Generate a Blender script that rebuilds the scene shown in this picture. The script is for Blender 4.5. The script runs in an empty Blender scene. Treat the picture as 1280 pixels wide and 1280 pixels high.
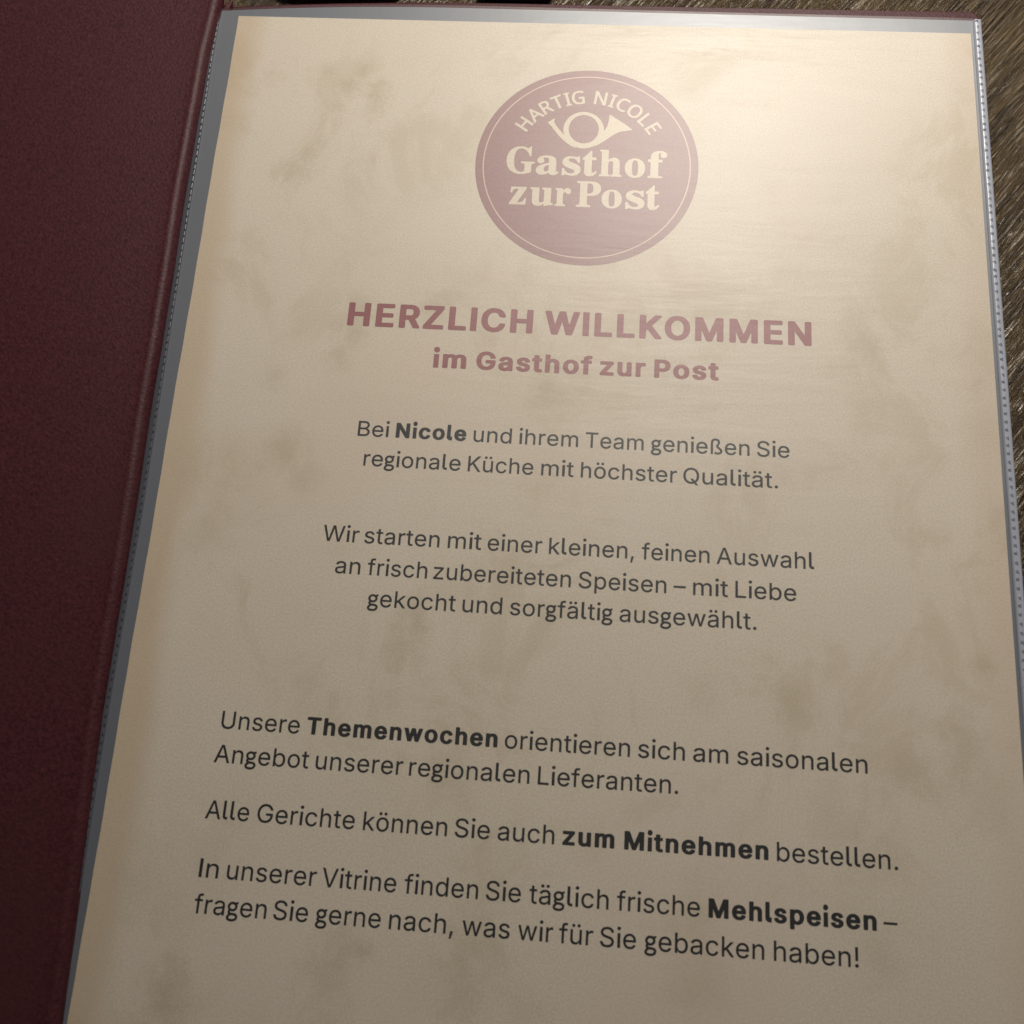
import bpy, math, random
from mathutils import Vector, Matrix
from mathutils.geometry import tessellate_polygon

# ------------------------------------------------------------------ camera, world, lamps, exposure
S = bpy.context.scene
C = S.collection
MM = 0.001
# page coordinates: x to the right, y down the sheet, in millimetres; world = (x, -y, z)
CAM_R = [[0.9970462, -0.0666048, 0.0382444], [0.0555157, 0.969085, 0.2404001], [-0.0530739, -0.2375668, 0.9699202]]
CAM_C = [101.7309, 196.4602, -208.7545]
F_PX = 1082.117
cam = bpy.data.cameras.new('camera')
cam.sensor_width = 36.0
cam.lens = F_PX / 1280.0 * 36.0
cam.clip_start = 0.01
cam.clip_end = 50.0
cam.dof.use_dof = True
cam.dof.focus_distance = 0.246
cam.dof.aperture_fstop = 22.0
co = bpy.data.objects.new('camera', cam)
C.objects.link(co)
rx, ry, rz = [Vector((r[0], -r[1], -r[2])) for r in CAM_R]      # image right, image down, forward
M = Matrix((rx, -ry, -rz)).transposed().to_4x4()
M.translation = Vector((CAM_C[0], -CAM_C[1], -CAM_C[2])) * MM
co.matrix_world = M
S.camera = co

W = bpy.data.worlds.new("World")
S.world = W
W.use_nodes = True
bg = W.node_tree.nodes['Background']
bg.inputs[0].default_value = (1.0, 0.90, 0.80, 1)
bg.inputs[1].default_value = 0.03


def lamp(name, loc, target, size, power, color, spread=180):
    l = bpy.data.lights.new(name, 'AREA')
    l.shape = 'DISK'
    l.size = size
    l.energy = power
    l.color = color
    l.spread = math.radians(spread)
    o = bpy.data.objects.new(name, l)
    o.location = loc
    o.rotation_euler = (Vector(target) - Vector(loc)).to_track_quat('-Z', 'Y').to_euler()
    C.objects.link(o)
    return o


lamp('pendant_lamp_light', (0.205, 0.32, 0.50), (0.15, 0.09, 0), 0.18, 1.76, (1.0, 0.94, 0.84), 105)
lamp('room_light', (0.9, 0.9, 1.6), (0.1, -0.1, 0), 0.5, 0.9, (0.85, 0.92, 1.0))

S.view_settings.view_transform = 'Standard'
S.view_settings.look = 'None'
S.view_settings.exposure = 0.0
S.view_settings.gamma = 1.0


# ------------------------------------------------------------------ node helpers
class NT:
    def __init__(s, name):
        s.m = bpy.data.materials.new(name)
        s.m.use_nodes = True
        s.t = s.m.node_tree
        s.b = s.t.nodes['Principled BSDF']
        s.out = s.t.nodes['Material Output']
        s.tc = s.n('ShaderNodeTexCoord')

    def n(s, kind, **kw):
        x = s.t.nodes.new(kind)
        for k, v in kw.items():
            setattr(x, k, v)
        return x

    def l(s, a, b):
        s.t.links.new(a, b)

    def mapping(s, scale=(1, 1, 1), rot=(0, 0, 0), loc=(0, 0, 0), src=None):
        m = s.n('ShaderNodeMapping')
        m.inputs['Scale'].default_value = scale
        m.inputs['Rotation'].default_value = rot
        m.inputs['Location'].default_value = loc
        s.l(src if src is not None else s.tc.outputs['Object'], m.inputs['Vector'])
        return m.outputs['Vector']

    def noise(s, vec, scale, detail=4, rough=0.5, dist=0.0):
        n = s.n('ShaderNodeTexNoise')
        n.inputs['Scale'].default_value = scale
        n.inputs['Detail'].default_value = detail
        n.inputs['Roughness'].default_value = rough
        n.inputs['Distortion'].default_value = dist
        s.l(vec, n.inputs['Vector'])
        return n.outputs['Fac']

    def ramp(s, fac, stops):
        r = s.n('ShaderNodeValToRGB')
        e = r.color_ramp.elements
        while len(e) > 1:
            e.remove(e[-1])
        e[0].position, e[0].color = stops[0][0], tuple(stops[0][1]) + (1,)
        for p, c in stops[1:]:
            k = e.new(p)
            k.color = tuple(c) + (1,)
        s.l(fac, r.inputs['Fac'])
        return r.outputs['Color']

    def rng(s, fac, a, b, c=0.0, d=1.0):
        r = s.n('ShaderNodeMapRange')
        for i, v in enumerate((a, b, c, d)):
            r.inputs[i + 1].default_value = v
        r.interpolation_type = 'SMOOTHSTEP'
        s.l(fac, r.inputs[0])
        return r.outputs[0]

    def math(s, op, a, b=None):
        m = s.n('ShaderNodeMath', operation=op)
        for i, v in enumerate((a, b)):
            if v is None:
                continue
            if isinstance(v, (int, float)):
                m.inputs[i].default_value = v
            else:
                s.l(v, m.inputs[i])
        return m.outputs[0]

    def mix(s, fac, a, b, mode='MIX'):
        m = s.n('ShaderNodeMix', data_type='RGBA', blend_type=mode)
        for i, v in ((0, fac), (6, a), (7, b)):
            if isinstance(v, (int, float)):
                m.inputs[i].default_value = v
            elif isinstance(v, tuple):
                m.inputs[i].default_value = v + (1,)
            else:
                s.l(v, m.inputs[i])
        return m.outputs[2]

    def bump(s, h, strength, dist, prev=None):
        b = s.n('ShaderNodeBump')
        b.inputs['Strength'].default_value = strength
        b.inputs['Distance'].default_value = dist
        s.l(h, b.inputs['Height'])
        if prev is not None:
            s.l(prev, b.inputs['Normal'])
        return b.outputs['Normal']


# ------------------------------------------------------------------ materials
def mat_paper():
    k = NT('aged_print_paper')
    v = k.mapping()
    base = k.ramp(k.noise(v, 9, 6, 0.55), [(0.3, (0.565, 0.488, 0.380)), (0.5, (0.62, 0.545, 0.445)), (0.7, (0.655, 0.580, 0.490))])
    base = k.mix(0.5, base, k.ramp(k.noise(v, 2100, 3, 0.75), [(0.36, (0.48, 0.420, 0.340)), (0.64, (0.75, 0.660, 0.555))]))
    # printed parchment stains, streaky and patchy, with a shape of their own
    warp = k.noise(k.mapping((1, 0.8, 1), (0, 0, 0.35)), 42, 11, 0.70, 0.6)
    st = k.math('MULTIPLY', k.rng(warp, 0.48, 0.63), k.rng(k.noise(v, 13, 2, 0.5), 0.36, 0.62))
    col = k.mix(k.math('MULTIPLY', st, 0.33), base, (0.43, 0.345, 0.215))
    pinkish = k.rng(k.noise(k.mapping((1, 1, 1), (0, 0, 0), (3.1, 1.7, 0)), 11, 3, 0.5), 0.5, 0.72)
    col = k.mix(k.math('MULTIPLY', pinkish, 0.28), col, (0.60, 0.47, 0.38))
    # individual stain spots (mm on the sheet: x, y, radius, amount)
    geo = k.n('ShaderNodeSeparateXYZ')
    k.l(k.tc.outputs['Object'], geo.inputs[0])
    wob = k.noise(v, 150, 9, 0.78)
    tot = None
    for (sx, sy, r, a, st_) in STAINS:
        q = k.n('ShaderNodeVectorMath', operation='SUBTRACT')
        k.l(k.tc.outputs['Object'], q.inputs[0])
        q.inputs[1].default_value = (sx * MM, -sy * MM, 0)
        mp = k.n('ShaderNodeMapping')
        mp.inputs['Scale'].default_value = (1, st_, 0)
        k.l(q.outputs[0], mp.inputs['Vector'])
        ln = k.n('ShaderNodeVectorMath', operation='LENGTH')
        k.l(mp.outputs[0], ln.inputs[0])
        d = k.math('ADD', k.math('DIVIDE', ln.outputs['Value'], r * MM), k.math('MULTIPLY', k.math('SUBTRACT', wob, 0.5), 3.6))
        f = k.rng(d, 1.2, -0.2, 0.0, a * 0.85)
        tot = f if tot is None else k.math('MAXIMUM', tot, f)
    col = k.mix(tot, col, (0.335, 0.262, 0.135))
    # brown band printed along the left border
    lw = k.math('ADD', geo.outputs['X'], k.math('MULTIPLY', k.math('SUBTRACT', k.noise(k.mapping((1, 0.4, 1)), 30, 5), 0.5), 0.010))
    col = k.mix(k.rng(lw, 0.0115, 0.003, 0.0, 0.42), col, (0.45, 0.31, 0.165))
    rw = k.math('ADD', geo.outputs['X'], k.math('MULTIPLY', k.math('SUBTRACT', k.noise(k.mapping((1, 0.4, 1), loc=(2, 0, 0)), 30, 5), 0.5), 0.008))
    col = k.mix(k.rng(rw, 0.199, 0.209, 0.0, 0.22), col, (0.50, 0.36, 0.24))
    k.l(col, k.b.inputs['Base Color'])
    k.b.inputs['Roughness'].default_value = 0.75
    n1 = k.bump(k.noise(v, 900, 3, 0.6), 0.07, 0.0002)
    k.l(k.bump(k.noise(v, 2600, 2, 0.6), 0.08, 0.0001, n1), k.b.inputs['Normal'])
    return k.m


def mat_ink(name, c1, c2):
    k = NT(name)
    f = k.noise(k.mapping(), 1500, 3, 0.6)
    k.l(k.ramp(f, [(0.35, c1), (0.7, c2)]), k.b.inputs['Base Color'])
    k.b.inputs['Roughness'].default_value = 0.55
    return k.m


def mat_leather():
    k = NT('burgundy_leatherette')
    v = k.mapping()
    f = k.noise(v, 1100, 3, 0.6)
    big = k.noise(v, 22, 3, 0.5)
    c = k.ramp(f, [(0.3, (0.038, 0.0082, 0.0118)), (0.7, (0.082, 0.0210, 0.0275))])
    c = k.mix(k.rng(big, 0.42, 0.80), c, (0.060, 0.0180, 0.0200))
    k.l(c, k.b.inputs['Base Color'])
    k.b.inputs['Roughness'].default_value = 0.5
    k.b.inputs['Specular IOR Level'].default_value = 0.22
    vor = k.n('ShaderNodeTexVoronoi')
    vor.inputs['Scale'].default_value = 1300
    k.l(v, vor.inputs['Vector'])
    n = k.bump(vor.outputs['Distance'], 0.35, 0.00015)
    k.l(k.bump(k.noise(v, 2400, 3, 0.6), 0.35, 0.00012, n), k.b.inputs['Normal'])
    return k.m


def mat_film(rough, haze, gloss, wrinkle, tint):
    """clear PP pocket film: see-through, a little milky, with a broad soft gloss"""
    k = NT('clear_pocket_film')
    k.t.nodes.remove(k.b)
    tr = k.n('ShaderNodeBsdfTransparent')
    tr.inputs[0].default_value = (0.985, 0.985, 0.99, 1)
    df = k.n('ShaderNodeBsdfDiffuse')
    df.inputs[0].default_value = tint + (1,)
    gl = k.n('ShaderNodeBsdfGlossy')
    gl.inputs['Color'].default_value = (1, 1, 1, 1)
    # ripples run across the sheet
    rip = k.noise(k.mapping((0.45, 2.6, 1), (0, 0, 0.06)), 26, 4, 0.55, 0.4)
    fine = k.noise(k.mapping(), 700, 3, 0.6)
    ctr = k.n('ShaderNodeVectorMath', operation='DISTANCE')     # the film is buckled mostly beside the emblem
    k.l(k.mapping((0.8, 1, 1)), ctr.inputs[0])
    ctr.inputs[1].default_value = (0.047, 0.115, 0.0)
    patch = k.math('MULTIPLY', k.rng(ctr.outputs['Value'], 0.085, 0.015), k.rng(k.noise(k.mapping((0.5, 1, 1)), 24, 2, 0.5), 0.40, 0.62))
    rip2 = k.math('MULTIPLY', rip, k.math('ADD', 0.12, patch))
    nrm = k.bump(fine, 0.03, 0.0002, k.bump(rip2, wrinkle, 0.0035))
    k.l(nrm, gl.inputs['Normal'])
    gl.inputs['Roughness'].default_value = rough
    fr = k.n('ShaderNodeFresnel')
    gi = k.n('ShaderNodeNewGeometry')                       # the same reflectance from both sides of the film
    k.l(k.math('SUBTRACT', 1.5, k.math('MULTIPLY', gi.outputs['Backfacing'], 0.83333)), fr.inputs['IOR'])
    m1 = k.n('ShaderNodeMixShader')
    m1.inputs[0].default_value = haze
    k.l(tr.outputs[0], m1.inputs[1])
    k.l(df.outputs[0], m1.inputs[2])
    m2 = k.n('ShaderNodeMixShader')
    k.l(k.math('MULTIPLY', fr.outputs[0], gloss), m2.inputs[0])
    k.l(m1.outputs[0], m2.inputs[1])
    k.l(gl.outputs[0], m2.inputs[2])
    k.l(m2.outputs[0], k.out.inputs['Surface'])
    return k.m


def mat_plastic(name, col, rough, bump=0.2, alpha=1.0, spec=0.5):
    k = NT(name)
    k.b.inputs['Base Color'].default_value = col + (1,)
    k.b.inputs['Roughness'].default_value = rough
    k.b.inputs['Specular IOR Level'].default_value = spec
    k.b.inputs['Alpha'].default_value = alpha
    k.l(k.bump(k.noise(k.mapping((1, 0.3, 1)), 160, 5, 0.6), bump, 0.0006), k.b.inputs['Normal'])
    return k.m


def mat_wood():
    k = NT('brushed_oak')
    rot = (0, 0, -math.radians(GRAIN))
    warp = k.n('ShaderNodeVectorMath', operation='ADD')
    nz = k.n('ShaderNodeTexNoise')
    nz.inputs['Scale'].default_value = 9
    nz.inputs['Detail'].default_value = 3
    k.l(k.tc.outputs['Object'], nz.inputs['Vector'])
    sc = k.n('ShaderNodeVectorMath', operation='SCALE')
    sc.inputs['Scale'].default_value = 0.006
    k.l(nz.outputs['Color'], sc.inputs[0])
    k.l(k.tc.outputs['Object'], warp.inputs[0])
    k.l(sc.outputs[0], warp.inputs[1])
    src = warp.outputs[0]
    along = k.mapping((1, 1, 1), rot, src=src)
    v = k.mapping((0.065, 1, 1), src=along)
    v2 = k.mapping((0.020, 1, 1), loc=(0.3, 0.2, 0), src=along)
    pore = k.noise(v, 1700, 5, 0.62, 0.3)
    line = k.noise(v2, 950, 5, 0.6, 0.6)
    ring = k.noise(v2, 120, 3, 0.5, 0.5)
    c = k.ramp(line, [(0.28, (0.014, 0.009, 0.005)), (0.42, (0.070, 0.046, 0.024)), (0.58, (0.130, 0.088, 0.046)), (0.76, (0.22, 0.155, 0.085))])
    c = k.mix(k.rng(pore, 0.47, 0.34), c, (0.012, 0.008, 0.006))
    c = k.mix(k.math('MULTIPLY', k.rng(ring, 0.4, 0.65), 0.35), c, (0.17, 0.115, 0.05))
    k.l(c, k.b.inputs['Base Color'])
    k.b.inputs['Roughness'].default_value = 0.27
    k.b.inputs['Specular IOR Level'].default_value = 0.8
    h = k.math('ADD', k.math('MULTIPLY', k.rng(pore, 0.33, 0.60), 0.8), k.math('MULTIPLY', line, 1.2))
    n = k.bump(h, 1.0, 0.00075)
    cross = k.noise(k.mapping((0.25, 1, 1), src=along), 1900, 3, 0.6)
    k.l(k.bump(cross, 0.6, 0.0003, n), k.b.inputs['Normal'])
    return k.m


GRAIN = 52.0
STAINS = [(36.4, 24.1, 5, 0.45, 0.8), (38.6, 18.1, 4, 0.3, 0.7), (44.1, 26.5, 4.5, 0.42, 0.6), (33.6, 29.5, 4, 0.3, 1), (28.2, 17.1, 3, 0.2, 1), (26.4, 45.5, 4, 0.3, 0.8), (24.2, 51.4, 5, 0.28, 0.8), (29.4, 42.2, 3, 0.2, 1), (41.7, 46.9, 5, 0.15, 0.8), (31.9, 131.8, 7, 0.34, 0.8), (37.1, 140.0, 6, 0.25, 0.8), (26.2, 112.3, 5, 0.2, 0.8), (42.4, 105.8, 5, 0.22, 0.8), (45.5, 95.4, 6, 0.3, 0.5), (66.4, 89.7, 6, 0.3, 1), (69.9, 88.4, 5, 0.25, 1), (8.0, 139.5, 7, 0.2, 0.6), (14.8, 153.8, 7, 0.26, 0.8), (98.5, 113.0, 8, 0.26, 0.6), (103.4, 109.5, 6, 0.2, 1), (69.0, 174.5, 4, 0.42, 0.35), (65.5, 178.6, 4, 0.4, 0.4), (76.1, 166.3, 7, 0.15, 1), (176.7, 93.6, 7, 0.25, 0.5), (173.5, 102.6, 6, 0.18, 0.8), (178.2, 113.2, 8, 0.16, 0.7), (207.7, 96.5, 7, 0.2, 0.6), (205.4, 118.2, 7, 0.16, 0.8), (197.1, 195.7, 8, 0.34, 0.6), (187.1, 199.9, 7, 0.22, 1), (203.2, 175.5, 4, 0.3, 1), (200.1, 206.0, 9, 0.2, 0.7), (20.5, 259.1, 6, 0.45, 0.5), (22.1, 263.0, 6, 0.35, 0.5), (58.8, 248.1, 5, 0.4, 0.6), (63.2, 246.9, 4, 0.4, 1), (56.8, 253.9, 8, 0.3, 0.7), (86.7, 250.0, 8, 0.38, 0.6), (91.7, 246.4, 7, 0.25, 0.7), (81.8, 212.5, 6, 0.2, 0.7), (167.2, 210.9, 7, 0.22, 0.6), (170.6, 215.7, 7, 0.22, 0.6), (138.2, 185.2, 7, 0.14, 1), (137.1, 234.0, 8, 0.22, 0.7), (176.9, 239.2, 8, 0.2, 0.8), (137.3, 246.9, 9, 0.22, 0.7), (113.5, 220.7, 6, 0.15, 1), (158.5, 187.6, 7, 0.16, 0.8), (10.3, 236.7, 8, 0.2, 0.6), (32.3, 221.2, 8, 0.12, 1)]
M_PAPER = mat_paper()
M_BLACK = mat_ink('black_print_ink', (0.006, 0.007, 0.009), (0.014, 0.015, 0.018))
M_MAROON = mat_ink('maroon_print_ink', (0.25, 0.075, 0.082), (0.30, 0.105, 0.108))
M_EMBLEM = mat_ink('faded_maroon_print_ink', (0.25, 0.125, 0.120), (0.30, 0.165, 0.155))
M_CREAM = mat_ink('unprinted_cream', (0.54, 0.45, 0.34), (0.62, 0.53, 0.41))
M_CREAM_PINK = mat_ink('unprinted_hairline', (0.56, 0.40, 0.34), (0.62, 0.46, 0.39))
M_LEATHER = mat_leather()
M_FILM = mat_film(0.44, 0.010, 0.70, 1.0, (0.80, 0.82, 0.86))
M_STACK = mat_plastic('milky_pocket_back', (0.125, 0.137, 0.162), 0.46, 0.08, spec=0.9)
M_SEAM = mat_plastic('welded_seam_plastic', (0.085, 0.09, 0.11), 0.32, 0.4)
M_RIM = mat_plastic('outer_seam_plastic', (0.36, 0.38, 0.45), 0.30, 0.4, spec=0.6)
M_NOTCH = mat_plastic('weld_notch_plastic', (0.17, 0.18, 0.225), 0.24, 0.3, spec=0.8)
M_DENT = mat_plastic('weld_dent_plastic', (0.035, 0.037, 0.045), 0.28, 0.3, spec=0.35)
M_WOOD = mat_wood()
M_DARK = mat_plastic('matt_black', (0.010, 0.011, 0.013), 0.38, 0.3)


# ------------------------------------------------------------------ mesh helpers
def mesh_obj(name, verts, faces, mat, parent=None, smooth=False, me=None):
    if me is None:
        me = bpy.data.meshes.new(name)
        me.from_pydata([tuple(v) for v in verts], [], [tuple(f) for f in faces])
        me.validate()
        me.update()
        me.materials.append(mat)
        if smooth:
            for p in me.polygons:
                p.use_smooth = True
    o = bpy.data.objects.new(name, me)
    C.objects.link(o)
    if parent is not None:
        o.parent = parent
    return o


def empty(name, loc=(0, 0, 0)):
    o = bpy.data.objects.new(name, None)
    o.empty_display_size = 0.02
    o.location = loc
    C.objects.link(o)
    return o


def tag(o, label=None, cat=None, group=None, kind=None):
    for k, v in (('label', label), ('category', cat), ('group', group), ('kind', kind)):
        if v:
            o[k] = v
    return o


def rounded(x0, y0, x1, y1, r, n=8):
    """closed outline (mm, page axes), corner radius r"""
    out = []
    for cx, cy, a in ((x1 - r, y0 + r, -90), (x1 - r, y1 - r, 0), (x0 + r, y1 - r, 90), (x0 + r, y0 + r, 180)):
        for i in range(n + 1):
            t = math.radians(a + 90 * i / n)
            out.append((cx + r * math.cos(t), cy + r * math.sin(t)))
    return out


def slab(name, outline, z0, z1, mat, parent=None, bevel=0.4):
    """solid plate from a page-space outline with a rolled upper and lower edge"""
    n = len(outline)
    cx = sum(p[0] for p in outline) / n
    cy = sum(p[1] for p in outline) / n

    def ins(d):
        o = []
        for i in range(n):
            p, q, r = Vector(outline[i - 1]), Vector(outline[i]), Vector(outline[(i + 1) % n])
            t = (r - p)
            nn = Vector((t.y, -t.x))
            if nn.length > 0:
                nn.normalize()
            if nn.dot(q - Vector((cx, cy))) < 0:
                nn = -nn
            o.append((q.x - nn.x * d, q.y - nn.y * d))
        return o
    rings = []
    for d, z in ((bevel, z0), (bevel * 0.3, z0 + bevel * 0.3), (0, z0 + bevel), (0, z1 - bevel), (bevel * 0.3, z1 - bevel * 0.3), (bevel, z1)):
        rings.append([(x * MM, -y * MM, z * MM) for x, y in ins(d)])
    V = [v for r in rings for v in r]
    Fc = []
    for k in range(len(rings) - 1):
        for i in range(n):
            a, b = k * n + i, k * n + (i + 1) % n
            Fc.append((a, b, b + n, a + n))
    Fc.append(tuple(range(n)))
    Fc.append(tuple(range((len(rings) - 1) * n, len(rings) * n))[::-1])
    return mesh_obj(name, V, Fc, mat, parent)


def dense(outline, step=6.0):
    """the same outline with extra points along its long edges"""
    out = []
    for i, a in enumerate(outline):
        b = outline[(i + 1) % len(outline)]
        n = max(1, int(math.hypot(b[0] - a[0], b[1] - a[1]) / step))
        out += [(a[0] + (b[0] - a[0]) * k / n, a[1] + (b[1] - a[1]) * k / n) for k in range(n)]
    return out


def flat(name, loops, z, mat, parent=None):
    """flat print: closed loops in page mm, holes allowed"""
    V, Fc = [], []

    def inside(p, lp):
        c = False
        for i in range(len(lp)):
            a, b = lp[i - 1], lp[i]
            if (a[1] > p[1]) != (b[1] > p[1]) and p[0] < (b[0] - a[0]) * (p[1] - a[1]) / (b[1] - a[1]) + a[0]:
                c = not c
        return c
    parts = []                                               # each island with its own holes
    for grp in loops:
        outer = [lp for lp in grp if not any(o is not lp and inside(lp[0], o) for o in grp)]
        for o in outer:
            parts.append([o] + [lp for lp in grp if lp is not o and lp not in outer and inside(lp[0], o)])
    for grp in parts:
        L = [[Vector((x, -y, 0)) for x, y in lp] for lp in grp]
        base = len(V)
        V += [(p.x * MM, p.y * MM, z * MM) for lp in L for p in lp]
        for t in tessellate_polygon(L):
            a, b, c = (V[base + i] for i in t)
            if (b[0] - a[0]) * (c[1] - a[1]) - (b[1] - a[1]) * (c[0] - a[0]) < 0:
                t = (t[0], t[2], t[1])
            Fc.append(tuple(base + i for i in t))
    return mesh_obj(name, V, Fc, mat, parent)


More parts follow.
